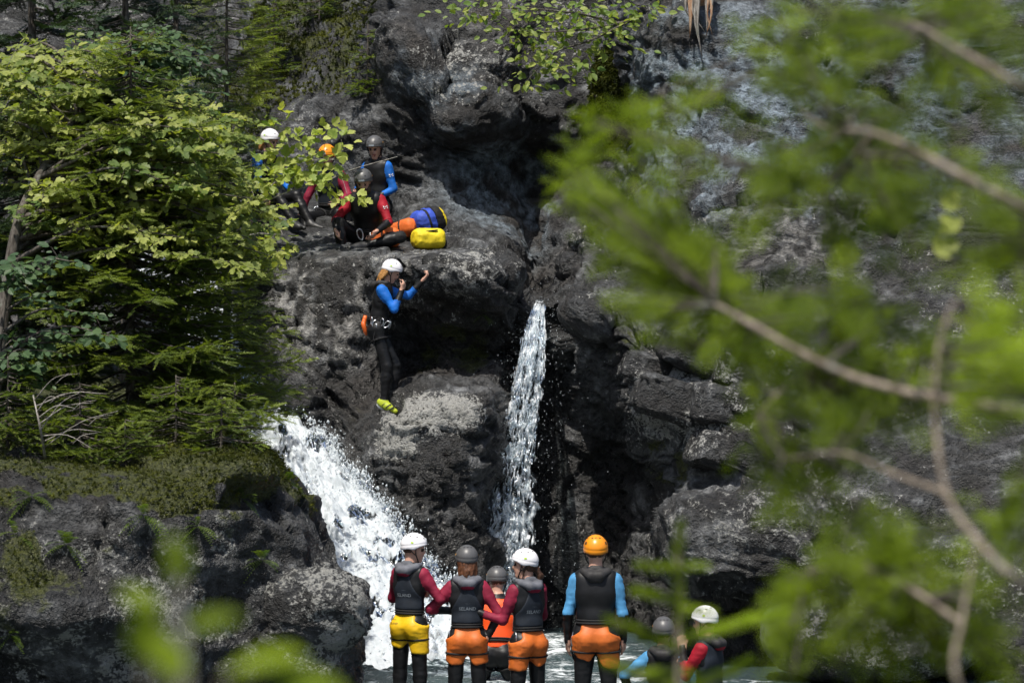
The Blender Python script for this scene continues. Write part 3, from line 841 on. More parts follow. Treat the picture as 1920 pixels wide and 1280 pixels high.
M['brightorange'] = plain('bright_orange_vest', (0.90, 0.09, 0.012), 0.5, 0.4, 0.06, 7, 0.4, 18)
M['metal'] = plain('carabiner_metal', (0.62, 0.64, 0.68), 0.3, 0.5, 0.1, 20, 0.05, Metallic=1.0)
M['print_white'] = plain('white_print', (0.62, 0.64, 0.66), 0.6)
M['print_grey'] = plain('grey_print', (0.22, 0.25, 0.28), 0.6)
M['print_black'] = plain('black_print', (0.02, 0.02, 0.02), 0.6)
M['print_green'] = plain('green_print', (0.42, 0.62, 0.05), 0.5)
M['print_orange'] = plain('orange_print', (0.85, 0.40, 0.05), 0.5)
M['brownhair'] = plain('brown_hair', (0.055, 0.026, 0.014), 0.5, 0.4, 0.4, 60, 0.8, 120)
M['fairhair'] = plain('fair_hair', (0.36, 0.18, 0.055), 0.5, 0.4, 0.35, 60, 0.8, 120)
M['redhair'] = plain('reddish_hair', (0.10, 0.038, 0.016), 0.5, 0.4, 0.4, 60, 0.8, 120)
M['beard'] = plain('brown_beard', (0.075, 0.048, 0.028), 0.6, 0.3, 0.4, 70, 0.8, 120)
M['boot'] = plain('boot', (0.02, 0.02, 0.021), 0.5)
M['limeshoe'] = plain('lime_shoe', (0.40, 0.48, 0.03), 0.45, 0.5, 0.05)
M['orangegear'] = plain('orange_pouch', (0.72, 0.13, 0.02), 0.45, 0.5, 0.1)

def A(*v):
    return np.array(v, float)
def unit(v):
    v = np.asarray(v, float)
    return v / np.linalg.norm(v)
def cap(a, b, ra, rb, lab=0, k=0.025, sq=None, sf=1.0):
    return dict(t='c', a=np.asarray(a, float), b=np.asarray(b, float), ra=ra, rb=rb, lab=lab, k=k, sq=sq, sf=sf)
def ell(c, R, r, lab=0, k=0.02):
    return dict(t='e', c=np.asarray(c, float), R=np.asarray(R, float), r=np.asarray(r, float), lab=lab, k=k)

def prim_dist(q, p):
    if q['t'] == 'c':
        a, d = q['a'], q['b'] - q['a']
        L = max(d @ d, 1e-12)
        t = np.clip(((p - a) @ d) / L, 0, 1)
        df = p - a - t[..., None] * d
        if q['sq'] is not None:
            df = df + ((df @ q['sq']) * (q['sf'] - 1))[..., None] * q['sq']
        return np.linalg.norm(df, axis=-1) - (q['ra'] + (q['rb'] - q['ra']) * t)
    l = (p - q['c']) @ q['R'] / q['r']
    return (np.linalg.norm(l, axis=-1) - 1) * q['r'].min()

def prim_box(q):
    if q['t'] == 'c':
        r = max(q['ra'], q['rb'])
        return np.minimum(q['a'], q['b']) - r, np.maximum(q['a'], q['b']) + r
    r = q['r'].max()
    return q['c'] - r, q['c'] + r

def sculpt(prims, h=0.011, extra=0.0, clip=None, carve=None):
    """one continuous surface around all primitives; returns verts, quads, label of every face"""
    lo = np.min([prim_box(q)[0] for q in prims], 0) - extra - 4 * h
    hi = np.max([prim_box(q)[1] for q in prims], 0) + extra + 4 * h
    n = np.ceil((hi - lo) / h).astype(int) + 1
    f = np.full(n, 0.5, np.float32); lab = np.zeros(n, np.int8); raw = np.full(n, 0.5, np.float32)
    for q in prims:
        b0, b1 = prim_box(q)
        pad = q['k'] + extra + 3.5 * h
        i0 = np.maximum(np.floor((b0 - pad - lo) / h).astype(int), 0)
        i1 = np.minimum(np.ceil((b1 + pad - lo) / h).astype(int) + 1, n)
        ax = [lo[m] + h * np.arange(i0[m], i1[m]) for m in range(3)]
        p = np.stack(np.meshgrid(*ax, indexing='ij'), -1)
        d = (prim_dist(q, p) - extra).astype(np.float32)
        s = tuple(slice(i0[m], i1[m]) for m in range(3))
        g = f[s]
        hh = np.maximum(q['k'] - np.abs(g - d), 0) / q['k']
        f[s] = np.minimum(g, d) - hh * hh * q['k'] * 0.25
        near = d < raw[s]
        lab[s] = np.where(near, q['lab'], lab[s]); raw[s] = np.where(near, d, raw[s])
    if clip is not None:
        ax = [lo[m] + h * np.arange(n[m]) for m in range(3)]
        p = np.stack(np.meshgrid(*ax, indexing='ij'), -1)
        f = np.maximum(f, clip(p, f))
    f[0] = f[-1] = 0.1; f[:, 0] = f[:, -1] = 0.1; f[:, :, 0] = f[:, :, -1] = 0.1
    V, F = surface_nets(f, lo, h)
    # relax the lattice steps
    for _ in range(2):
        acc = np.zeros_like(V); cnt = np.zeros(len(V))
        for a, b in ((0, 1), (1, 2), (2, 3), (3, 0)):
            np.add.at(acc, F[:, a], V[F[:, b]]); np.add.at(acc, F[:, b], V[F[:, a]])
            np.add.at(cnt, F[:, a], 1); np.add.at(cnt, F[:, b], 1)
        V = 0.5 * V + 0.5 * acc / np.maximum(cnt, 1)[:, None]
    c = V[F].mean(1)
    ii = np.clip(np.round((c - lo) / h).astype(int), 0, n - 1)
    return V, F, lab[tuple(ii.T)].astype(int)

# helmets and their fittings, in the frame of the head
def helmet_shape():
    I = np.eye(3)
    out = ell((0, -0.004, 0.026), I, (0.103, 0.124, 0.116))
    def clip(p, f):
        l = (p - A(0, -0.004, 0.020)) / A(0.088, 0.109, 0.100)
        inner = -(np.linalg.norm(l, axis=-1) - 1) * 0.088
        y = p[..., 1] / 0.13
        rim = 0.004 + 0.036 * y + 0.016 * y * y - 0.016 * np.exp(-((y - 0.0) / 0.28) ** 2) - 0.016 * sstep(-0.3, -0.9, y)
        band = 0.004 * np.exp(-((p[..., 2] - rim - 0.018) / 0.010) ** 2)
        return np.maximum(inner, rim - p[..., 2]) - 0 * band
    V, F, _ = sculpt([out], 0.0075, 0.0, clip)
    y = V[:, 1] / 0.13
    d = V - A(0, 0, 0.03)
    band = np.exp(-((V[:, 2] - 0.036 - 0.03 * y) / 0.007) ** 2)
    V = V - d * (0.030 * band)[:, None]
    return V, F
HV, HF = helmet_shape()
HELMETS = {c: mesh_data('helmet_' + c, HV, HF, M[c + 'helmet']) for c in ('white', 'grey', 'orange')}
def on_shell(az, el, up=0.004):
    d = A(math.sin(az) * math.cos(el), math.cos(az) * math.cos(el), math.sin(el))
    r = 1 / np.linalg.norm(d / A(0.103, 0.124, 0.116))
    return A(0, -0.004, 0.026) + d * (r + up), d
def patch_on_shell(az, el, wd, ht, up=0.0025):
    """small curved plate lying on the helmet"""
    V, F = [], []
    n = 5
    for i in range(n):
        for j in range(n):
            a = az + (i / (n - 1) - 0.5) * wd; e = el + (j / (n - 1) - 0.5) * ht
            V.append(on_shell(a, e, up)[0])
    return np.array(V), grid_faces(n, n)
VENTS = []
for az in (0.45, -0.45, 2.75, -2.75, 3.14, 1.3, -1.3, 2.1, -2.1):
    v, f = patch_on_shell(az, 0.83 if abs(az) > 0.5 else 0.7, 0.20 if abs(az) > 0.5 else 0.16, 0.075)
    VENTS.append(mesh_data('vent', v, f, M['vent']))
LOGOS = {}
for c, m in (('white', 'print_green'), ('grey', 'print_orange'), ('orange', 'print_black')):
    LOGOS[c] = []
    for az, el, wd, ht in ((1.75, 0.28, 0.22, 0.14), (-1.75, 0.28, 0.22, 0.14)) if c != 'orange' else ((2.2, 0.42, 0.26, 0.2), (-2.2, 0.42, 0.26, 0.2)):
        v, f = patch_on_shell(az, el, wd, ht)
        LOGOS[c].append(mesh_data('badge', v, f, M[m]))
v, f = patch_on_shell(0, 0.30, 0.55, 0.16)
FRONT_BADGE = mesh_data('front_badge', v, f, M['print_grey'])
ring = np.linspace(0, 2 * np.pi, 17)
cmb = MB(); cmb.tube(np.column_stack([0.022 * np.sin(ring) * (1 + 0.25 * np.cos(ring)), 0 * ring, 0.042 * np.cos(ring)]), 0.0055, 6)
CARABINER = cmb.data('carabiner', M['metal'])
PRINT = {}
def lettering(txt, size, mat):
    key = (txt, size, mat.name)
    if key not in PRINT:
        cu = bpy.data.curves.new('lettering', 'FONT'); cu.body = txt; cu.size = size; cu.align_x = 'CENTER'; cu.resolution_u = 2
        ob = bpy.data.objects.new('lettering', cu)
        me = bpy.data.meshes.new_from_object(ob)
        bpy.data.objects.remove(ob)
        PRINT[key] = me
    me = PRINT[key].copy(); me.materials.clear(); me.materials.append(mat)
    return me

def hand(wrist, d, nrm, side, curl, lab=3):
    """palm, four bent fingers of different lengths, thumb off the side of the palm"""
    d = unit(d); nrm = unit(nrm - d * (np.asarray(nrm) @ d)); s = np.cross(d, nrm) * side
    out = []
    for i in range(4):
        o = (i - 1.5) * 0.0235
        kn = wrist + d * (0.092 - 0.006 * abs(i - 1.2)) + s * o
        out.append(cap(wrist + s * o * 0.7, kn, 0.017, 0.0125, lab, 0.012))
        ln = (0.90, 1.0, 0.95, 0.76)[i]
        c1, c2 = curl * 0.8, curl * 1.9
        d1 = d * math.cos(c1) + nrm * math.sin(c1); d2 = d * math.cos(c2) + nrm * math.sin(c2)
        m = kn + d1 * 0.045 * ln; e = m + d2 * 0.040 * ln
        out += [cap(kn, m, 0.0105, 0.0095, lab, 0.004), cap(m, e, 0.0095, 0.008, lab, 0.004)]
    tb = wrist + d * 0.028 - s * 0.030
    tm = tb + unit(d * 0.75 - s * 0.6 + nrm * 0.25) * 0.040
    te = tm + unit(d * 0.95 - s * 0.15 + nrm * (0.2 + 0.6 * curl)) * 0.032
    return out + [cap(tb, tm, 0.014, 0.011, lab, 0.006), cap(tm, te, 0.011, 0.009, lab, 0.004)]

def person(label, base, rz, s, pose, style, group=None):
    """body in its own frame: x to the person's right, y forward, z up, origin where the person rests"""
    g = pose.get
    root = thing('person', base, label, 'person', rz, group)
    pel = A(*g('pelvis', (0, 0, 0.95)))
    lean, side, bend = g('lean', 0.03), g('side', 0.0), g('bend', 0.0)
    u1 = unit(A(math.sin(side), math.sin(lean), math.cos(lean)))
    u2 = unit(A(math.sin(side), math.sin(lean + bend), math.cos(lean + bend)))
    tw = g('twist', 0.0)
    r0 = unit(np.cross(A(0, 1, 0), u1)); f0 = np.cross(u1, r0)
    rr = unit(A(math.cos(tw), math.sin(tw), 0)); r2 = unit(rr - u2 * (rr @ u2)); f2 = np.cross(u2, r2)
    wst = pel + u1 * 0.14; ch = wst + u2 * 0.20; nk = ch + u2 * 0.185
    B = style.get('build', 0.90)
    torso = [cap(pel - r0 * 0.075, pel + r0 * 0.075, 0.110 * B, 0.110 * B, 0, 0.03, f0, 1.05),
             cap(pel + u1 * 0.03, wst, 0.132 * B, 0.122 * B, 0, 0.05, f0, 1.32),
             cap(wst, ch, 0.122 * B, 0.145 * B, 0, 0.05, f2, 1.38),
             cap(ch - r2 * 0.06, ch + r2 * 0.06, 0.108 * B, 0.108 * B, 0, 0.05, f2, 1.15),
             cap(ch + u2 * 0.115 - r2 * 0.11, ch + u2 * 0.115 + r2 * 0.11, 0.066 * B, 0.066 * B, 0, 0.05),
             cap(ch + u2 * 0.10, nk, 0.090, 0.062, 0, 0.05)]
    glute = [cap(pel - u1 * 0.03 + r0 * q * 0.075 - f0 * 0.045, pel - u1 * 0.05 + r0 * q * 0.075 - f0 * 0.04, 0.088 * B, 0.085 * B, 0, 0.03) for q in (-1, 1)]
    # head
    hy, hp, ht = g('head', (0.0, 0.0, 0.0))            # yaw (left +), pitch (down +), roll
    fx = f2 * math.cos(hy) - r2 * math.sin(hy)
    hu = unit(A(0, 0, 1) * 0.6 + u2 * 0.4)
    fx = unit(fx - hu * (fx @ hu))
    hf = unit(fx * math.cos(hp) - hu * math.sin(hp)); hu = unit(hu * math.cos(hp) + fx * math.sin(hp))
    hr = np.cross(hf, hu)
    hu = unit(hu * math.cos(ht) + hr * math.sin(ht)); hr = np.cross(hf, hu)
    hc = nk + unit(u2 + hf * 0.25) * 0.075 + hu * 0.085
    HM = np.stack([hr, hf, hu], 1)
    H = lambda x, y, z: hc + HM @ A(x, y, z)
    head = [ell(H(0, -0.012, 0.022), HM, (0.076, 0.096, 0.092), 3, 0.02), ell(H(0, 0.030, -0.048), HM, (0.056, 0.062, 0.072), 3, 0.03),
            cap(nk - u2 * 0.05, H(0, -0.022, -0.055), 0.056, 0.052, 3, 0.02),
            cap(H(0, 0.090, 0.004), H(0, 0.104, -0.034), 0.009, 0.014, 3, 0.010), cap(H(-0.014, 0.068, -0.106), H(0.014, 0.068, -0.106), 0.020, 0.020, 3, 0.02),
            cap(H(-0.042, 0.078, 0.022), H(0.042, 0.078, 0.022), 0.012, 0.012, 3, 0.012),
            ell(H(-0.076, -0.005, -0.012), HM, (0.012, 0.020, 0.032), 3, 0.008), ell(H(0.076, -0.005, -0.012), HM, (0.012, 0.020, 0.032), 3, 0.008),
            cap(H(-0.034, 0.083, 0.002), H(-0.028, 0.086, 0.002), 0.010, 0.010, 4, 0.004), cap(H(0.028, 0.086, 0.002), H(0.034, 0.083, 0.002), 0.010, 0.010, 4, 0.004),
            cap(H(-0.020, 0.086, -0.066), H(0.020, 0.086, -0.066), 0.009, 0.009, 5, 0.006)]
    # arms
    arms, hands, wr = [], [], {}
    for sd, key in ((1, 'armR'), (-1, 'armL')):
        ua, fa = g(key)[:2]
        sh = ch + u2 * 0.105 + r2 * sd * 0.150 * B
        el = sh + unit(ua) * 0.275; ws = el + unit(fa) * 0.245
        el_split = sh + unit(ua) * (0.275 * style.get('sleeve', 1.0)) if style.get('sleeve', 1.0) <= 1 else el + unit(fa) * 0.245 * (style['sleeve'] - 1)
        L = style.get('sleeve', 1.35)
        mid = el + unit(fa) * 0.245 * max(0.0, L - 1)
        rm = 0.043 - 0.011 * max(0.0, L - 1)
        arms += [cap(sh, sh + unit(ua) * 0.10, 0.059, 0.054, 1, 0.03), cap(sh, el, 0.053, 0.043, 1, 0.03), cap(el, mid, 0.043, rm, 1, 0.02),
                 cap(mid, ws, rm, 0.032, 2, 0.012)]
        ex = g(key)[2] if len(g(key)) > 2 else {}
        hands += hand(ws, ex.get('dir', fa), A(*ex.get('palm', (-sd * 0.8, 0.3, 0))), -sd, ex.get('curl', 0.45))
        wr[key] = (sh, el, ws)
    # legs
    legs, thighs, feet = [], [], []
    for sd, key in ((1, 'legR'), (-1, 'legL')):
        th, sn, ft = g(key)
        hp_ = pel + r0 * sd * 0.088 - u1 * 0.035
        kn = hp_ + unit(th) * 0.425; an = kn + unit(sn) * 0.40
        thighs += [cap(hp_, kn, 0.092 * B, 0.060, 0, 0.03)]
        legs += [cap(kn, kn + unit(sn) * 0.16, 0.058, 0.060, 0, 0.02), cap(kn + unit(sn) * 0.12, an, 0.060, 0.040, 0, 0.02),
                 cap(kn + unit(th + A(0, 0, 0)) * 0.005, kn + unit(sn) * 0.03, 0.064, 0.062, 6, 0.01)]
        fd = unit(ft)
        hl = an + unit(sn) * 0.035 - fd * 0.045
        feet.append((an, [cap(an, an + unit(sn) * 0.03, 0.046, 0.048, 7, 0.02), cap(hl, hl + fd * 0.10, 0.042, 0.044, 7, 0.03), cap(hl + fd * 0.10, hl + fd * 0.205, 0.044, 0.030, 7, 0.03, A(0, 0, 1), 1.15)]))
    allp = torso + glute + thighs + legs + feet[0][1] + feet[1][1] + arms + head + hands
    V, F, lab = sculpt(allp, 0.0135)
    vl = np.zeros(len(V), int); vl[F.ravel()] = np.repeat(lab, 4)
    fold = fbm(V * A(9, 9, 26) + len(label), 3, 0.6, seed=len(label), ridged=True)
    nrm_ = np.zeros_like(V); fn = np.cross(V[F[:, 2]] - V[F[:, 0]], V[F[:, 3]] - V[F[:, 1]])
    for k_ in range(4):
        np.add.at(nrm_, F[:, k_], fn)
    nrm_ /= np.linalg.norm(nrm_, axis=1)[:, None] + 1e-9
    V = V + nrm_ * (0.0055 * fold * np.isin(vl, (0, 1, 2, 6)))[:, None]
    mats = [M['black'], M[style['sleeves']], M[style.get('forearm', 'black')], M['skin'], M['eye'], M['lip'], M['strap'] if style.get('pads') else M['black'], M[style.get('boots', 'boot')]]
    add('body', mesh_data('body', V * s, F, mats, True, lab), root)
    bvh_body = None
    # sleeveless jacket with folded hood
    if style.get('vest'):
        vp = torso[1:] + [cap(wst - u1 * 0.07, wst, 0.128 * B, 0.124 * B, 0, 0.04, f0, 1.25)]
        def clip(p, f):
            a = (p - pel) @ u1
            b = (p - nk) @ u2
            return np.maximum(np.maximum(0.118 - a, b - 0.035), np.abs((p - ch) @ r2) - 0.168 * B)
        Vv, Fv, _ = sculpt(vp, 0.012, 0.015, clip)
        vest = add('jacket', mesh_data('jacket', Vv * s, Fv, M[style['vest']]), root)
        if style.get('panel'):
            def clip2(p, f):
                x = (p - ch) @ r2; z = (p - pel) @ u1; y = (p - ch) @ f2
                half = 0.055 + 0.095 * sstep(0.46, 0.20, z) - 0.02 * sstep(0.19, 0.10, z)
                return np.maximum.reduce([np.abs(x) - half, 0.130 - z, z - 0.45, y + 0.01])
            Vp, Fp, _ = sculpt(vp, 0.010, 0.020, clip2)
            add('back_panel', mesh_data('back_panel', Vp * s, Fp, M[style['panel']]), vest)
            if style.get('print'):
                bv = BVHTree.FromPolygons([Vector(q) for q in Vp], [tuple(map(int, q)) for q in Fp])
                for txt, size, zz, mt in ((style['print'], 0.042, 0.25, 'print_grey'), ('- - - -', 0.018, 0.305, 'print_grey')) if style['print'] else ():
                    me = lettering(txt, size, M[mt])
                    for vv in me.vertices:
                        o = ch + r2 * vv.co.x + u2 * (zz - 0.34 + vv.co.y) - f2 * 0.5
                        hit = bv.ray_cast(Vector(o), Vector(f2))
                        vv.co = (hit[0] - Vector(f2) * 0.003 if hit[0] else Vector(ch + r2 * vv.co.x + u2 * (zz - 0.34 + vv.co.y) - f2 * 0.14)) * s
                    add('lettering', me, vest)
        if style.get('hood'):
            nb = nk - u2 * 0.02
            W = lambda x, y, z: nb + r2 * x + f2 * y + u2 * z
            hp1 = [cap(W(-0.085, 0.03, 0.03), W(-0.095, -0.05, 0.015), 0.024, 0.032, 0, 0.02), cap(W(0.085, 0.03, 0.03), W(0.095, -0.05, 0.015), 0.024, 0.032, 0, 0.02),
                   cap(W(-0.095, -0.05, 0.015), W(-0.04, -0.115, -0.015), 0.032, 0.036, 0, 0.02), cap(W(0.095, -0.05, 0.015), W(0.04, -0.115, -0.015), 0.032, 0.036, 0, 0.02),
                   cap(W(-0.04, -0.115, -0.015), W(0.04, -0.115, -0.015), 0.036, 0.036, 0, 0.03), cap(W(-0.035, -0.115, -0.05), W(0.035, -0.115, -0.05), 0.026, 0.026, 1, 0.02),
                   cap(W(-0.03, -0.06, 0.04), W(0.03, -0.06, 0.04), 0.030, 0.030, 0, 0.02)]
            Vh, Fh, lh = sculpt(hp1, 0.010)
            add('hood', mesh_data('hood', Vh * s, Fh, [M[style['hood'][0]], M[style['hood'][1]]], True, lh), vest)
    # padded seat guard over the wetsuit
    if style.get('guard'):
        gp = torso[:2] + glute + thighs
        tilt = style.get('tilt', 0.0)
        def clip3(p, f):
            x = (p - pel) @ r0; z = (p - pel) @ u1; y = (p - pel) @ f0
            half = 0.080 + 0.035 * sstep(0.16, 0.06, z) + 0.17 * sstep(0.05, -0.07, z)
            hem = -0.215 - 0.022 * np.cos((np.abs(x) - 0.09) * 24) + 0.055 * np.exp(-(x / 0.03) ** 2) + tilt * x + 0.006 * np.sin(x * 61 + 1)
            return np.maximum.reduce([np.abs(x - 0.02 * tilt) - half, hem - z, z - 0.155, y - 0.085 + 0.4 * np.maximum(z, 0)])
        Vg, Fg, _ = sculpt(gp, 0.0105, 0.012, clip3)
        c = pel - f0 * 0.03
        wr_ = 0.6 * fbm(Vg * A(7, 7, 16) + 3.7 * s, 3, 0.6, seed=len(label), ridged=True) + 0.5 * fbm(Vg * 6 + s, 2, seed=len(label) + 3)
        zz = (Vg - pel) @ u1
        out = Vg - c; out = out - np.outer(out @ u1, u1)
        Vg = Vg + out * (0.06 * wr_ + 0.03 * sstep(-0.08, -0.24, zz))[:, None] - u1 * (0.012 * wr_)[:, None]
        sg = add('seat_guard', mesh_data('seat_guard', Vg * s, Fg, M[style['guard']]), root)
        if style.get('guard_print'):
            bv = BVHTree.FromPolygons([Vector(q) for q in Vg], [tuple(map(int, q)) for q in Fg])
            for txt, size, dz in (('SELAND', 0.026, 0.0), ('^^^', 0.030, 0.03)):
                me = lettering(txt if dz == 0 else '^^^', size, M['print_black'])
                for vv in me.vertices:
                    o = pel - r0 * 0.09 + r0 * vv.co.x + u1 * (0.0 + dz + vv.co.y) - f0 * 0.6
                    hit = bv.ray_cast(Vector(o), Vector(f0))
                    vv.co = (hit[0] - Vector(f0) * 0.004 if hit[0] else Vector(o + f0 * 0.45)) * s
                add('lettering', me, sg)
    if style.get('top'):                                       # buoyancy vest of one colour
        def clip4(p, f):
            a = (p - pel) @ u1; b = (p - nk) @ u2
            return np.maximum.reduce([0.03 - a, b + 0.03, np.abs((p - ch) @ r2) - 0.178])
        Vt, Ft, _ = sculpt(torso[1:], 0.013, 0.026, clip4)
        tp = add('buoyancy_vest', mesh_data('buoyancy_vest', Vt * s, Ft, M[style['top']]), root)
        me = mesh_data('badge', [A(-.03, 0, -.02), A(.03, 0, -.02), A(.03, 0, .02), A(-.03, 0, .02)], [(0, 1, 2, 3)], M['print_white'], False)
    # harness
    if style.get('harness', True):
        hb = MB()
        th = np.linspace(0, 2 * np.pi, 25)
        cw = pel + u1 * 0.10
        for dz, rad in ((0.0, 0.012), (0.022, 0.010)):
            hb.tube(cw + u1 * dz + np.outer(np.cos(th) * 0.150 * B, r0) + np.outer(np.sin(th) * 0.122 * B, f0), rad, 6)
        for sd, key in ((1, 'legR'), (-1, 'legL')):
            d = unit(g(key)[0]); a1 = unit(np.cross(d, f0) if abs(d @ f0) < 0.9 else np.cross(d, u1)); a2 = np.cross(d, a1)
            c0 = pel + r0 * sd * 0.088 - u1 * 0.035 + d * 0.10
            hb.tube(c0 + np.outer(np.cos(th) * 0.103 * B, a1) + np.outer(np.sin(th) * 0.103 * B, a2), 0.011, 6)
        for sd in (-1, 1):
            a0 = cw + r0 * sd * 0.152 * B
            hb.tube(spline([a0, a0 + r0 * sd * 0.03 - u1 * 0.10, a0 + r0 * sd * 0.035 - u1 * 0.22 - f0 * 0.02, a0 + r0 * sd * 0.02 - u1 * 0.30], 9), 0.009, 5)
        V_ = hb
        hn = add('harness', MB.data(hb, 'harness', M['strap']), root)
        hn.data.transform(Matrix.Scale(s, 4))
        for q, (sx, fy, dz, ry) in enumerate(style.get('carabiners', ((-1, -0.03, -0.05, 0.5), (1, 0.02, -0.06, -0.6), (1, 0.08, -0.07, 0.3)))):
            c = (cw + r0 * sx * (0.165 * B) + f0 * fy + u1 * dz) * s
            add('carabiner', CARABINER, hn, matrix=Matrix.Translation(Vector(c)) @ Matrix.Rotation(ry * 2.2, 4, 'Z') @ Matrix.Rotation(ry, 4, 'Y') @ Matrix.Scale(s * style.get('gear', 1.0), 4))
    # helmet
    if pose.get('top'):                                   # slide so that the crown of the helmet stands where the photo has it
        off_ = Matrix.Rotation(rz, 3, 'Z') @ Vector((hc + HM[:, 2] * 0.135) * s)
        t_ = P(*pose['top'])
        root.location = (t_[0] - off_.x, t_[1] - off_.y, t_[2] - off_.z)
    hm = Matrix.Translation(Vector(hc * s)) @ Matrix(HM.tolist()).to_4x4() @ Matrix.Scale(s, 4)
    col = style['helmet']
    he = add('helmet', HELMETS[col], root, matrix=hm)
    for vm in VENTS:
        add('vent', vm, he)
    for lm in LOGOS[col]:
        add('badge', lm, he)
    if style.get('front_badge'):
        add('front_badge', FRONT_BADGE, he)
    sb = MB()
    for sd in (-1, 1):
        sb.tube(spline([A(sd * 0.092, 0.02, 0.035), A(sd * 0.084, 0.024, -0.04), A(sd * 0.055, 0.05, -0.10), A(0, 0.062, -0.128)], 9), 0.0055, 5)
        sb.tube(spline([A(sd * 0.088, -0.05, 0.02), A(sd * 0.085, -0.01, -0.03), A(sd * 0.080, 0.028, -0.055)], 6), 0.005, 5)
    add('chin_strap', sb.data('chin_strap', M['strap']), he)
    # hair
    hr_ = style.get('hair')
    if hr_:
        hp2 = [ell((0, -0.030, -0.005), np.eye(3), (0.082, 0.080, 0.075), 0, 0.03)]
        if hr_[1] == 'long':
            for q in range(16):
                a = -1.5 + 3.0 * q / 15
                x0 = math.sin(a) * 0.066; y0 = -0.03 - math.cos(a) * 0.055
                ln = 0.145 + 0.045 * math.sin(q * 2.3)
                hp2.append(cap((x0, y0, -0.02), (x0 * 0.95 + 0.008 * math.sin(q * 5.1), y0 - 0.01, -0.02 - ln * 0.6), 0.022, 0.018, 0, 0.008))
                hp2.append(cap((x0 * 0.95, y0 - 0.01, -0.02 - ln * 0.55), (x0 * 0.62 + 0.022 * math.sin(q * 3.7), y0 - 0.010 + 0.012 * math.sin(q * 2.1), -0.02 - ln), 0.015, 0.004, 0, 0.006))
        elif hr_[1] == 'tail':
            hp2 += [cap((0, -0.10, -0.03), (0.015, -0.135, -0.11), 0.026, 0.028, 0, 0.02), cap((0.015, -0.135, -0.11), (0.0, -0.12, -0.20), 0.026, 0.010, 0, 0.015)]
            for q in (-1, 1):
                hp2.append(cap((q * 0.07, 0.0, -0.02), (q * 0.066, 0.005, -0.10), 0.018, 0.008, 0, 0.01))
        elif hr_[1] == 'short':
            hp2 = [ell((0, -0.028, 0.0), np.eye(3), (0.081, 0.083, 0.060), 0, 0.03)]
        def hclip(p, f):
            return np.maximum(p[..., 2] - 0.06, np.where(np.abs(p[..., 0]) < 0.07, p[..., 1] - 0.03, p[..., 1] - 0.045))
        Vh, Fh, _ = sculpt(hp2, 0.008, 0, hclip)
        Vh = Vh + 0.008 * np.stack([fbm(Vh * A(70, 70, 18), 2, seed=k) for k in range(3)], 1)
        add('hair', mesh_data('hair', Vh, Fh, M[hr_[0]]), root, matrix=hm)
    if style.get('beard'):
        bp_ = [cap((-0.05, 0.045, -0.085), (0.05, 0.045, -0.085), 0.034, 0.034, 0, 0.02), cap((0, 0.075, -0.10), (0, 0.085, -0.175), 0.042, 0.018, 0, 0.02),
               cap((-0.03, 0.088, -0.05), (0.03, 0.088, -0.05), 0.012, 0.012, 0, 0.01), cap((-0.062, 0.02, -0.04), (-0.045, 0.05, -0.09), 0.018, 0.022, 0, 0.02), cap((0.062, 0.02, -0.04), (0.045, 0.05, -0.09), 0.018, 0.022, 0, 0.02)]
        Vh, Fh, _ = sculpt(bp_, 0.008)
        add('beard', mesh_data('beard', Vh + 0.004 * vnoise(Vh * 70)[:, None], Fh, M[style['beard']]), root, matrix=hm)
    if style.get('shoes'):
        for an, fp in feet:
            Vs, Fs, _ = sculpt(fp, 0.009, 0.003)
            sh_ = add('shoe', mesh_data('shoe', Vs * s, Fs, M[style['shoes']]), root)
            a, b = fp[1]['a'], fp[2]['b']
            dn = unit(np.cross(np.cross(b - a, A(0, 0, 1)), b - a)) * -1
            sm = MB(); sm.tube(np.linspace(a - (b - a) * 0.12, b + (b - a) * 0.10, 8) + dn * 0.042, [0.014, 0.027, 0.029, 0.027, 0.028, 0.029, 0.026, 0.012], 8)
            so_ = add('sole', sm.data('sole', M['print_white'] if style['shoes'] == 'limeshoe' else M['print_grey']), sh_)
            if style['shoes'] == 'limeshoe':
                lat = unit(np.cross(b - a, dn))
                for sd_ in (-1, 1):
                    fl = MB()
                    for q0 in (0.25, 0.5, 0.75):
                        c_ = a + (b - a) * q0
                        fl.tube(spline([c_ + lat * sd_ * 0.050 + dn * 0.015, c_ + lat * sd_ * 0.046 - dn * 0.02 + (b - a) * 0.06, c_ + lat * sd_ * 0.02 - dn * 0.045 + (b - a) * 0.12], 6), 0.008, 5)
                    fp_ = add('side_stripes', fl.data('side_stripes', M['boot']), sh_); fp_.data.transform(Matrix.Scale(s, 4))
            so_.data.transform(Matrix.Scale(s, 4))
    if style.get('sleeve_print'):
        for key, sd in (('armR', 1), ('armL', -1)):
            if key in style['sleeve_print']:
                sh, el, ws = wr[key]
                ax = unit(el - sh)
                w_ = unit(A(*style['sleeve_print'][key])); w_ = unit(w_ - ax * (w_ @ ax)); t_ = np.cross(ax, w_)
                c = sh + ax * 0.11
                mb = MB()
                for (tx, az, tw_, aw) in ((-0.020, 0.0, 0.013, 0.016), (0.0, 0.004, 0.008, 0.012), (0.020, 0.0, 0.012, 0.016), (-0.018, 0.022, 0.016, 0.006), (0.016, 0.022, 0.016, 0.006)):
                    pts = []
                    for (a_, b_) in ((-1, -1), (1, -1), (1, 1), (-1, 1)):
                        x = tx + a_ * tw_ / 2; z = az + b_ * aw / 2
                        pts.append((c + t_ * x + ax * z + w_ * (math.sqrt(max(0.0652 ** 2 - x * x, 0)))) * s)
                    mb.put(np.array(pts), np.array([(0, 1, 2, 3)]))
                add('sleeve_logo', mb.data('sleeve_logo', M['print_white'], False), root)
    root['_'] = 0
    del root['_']
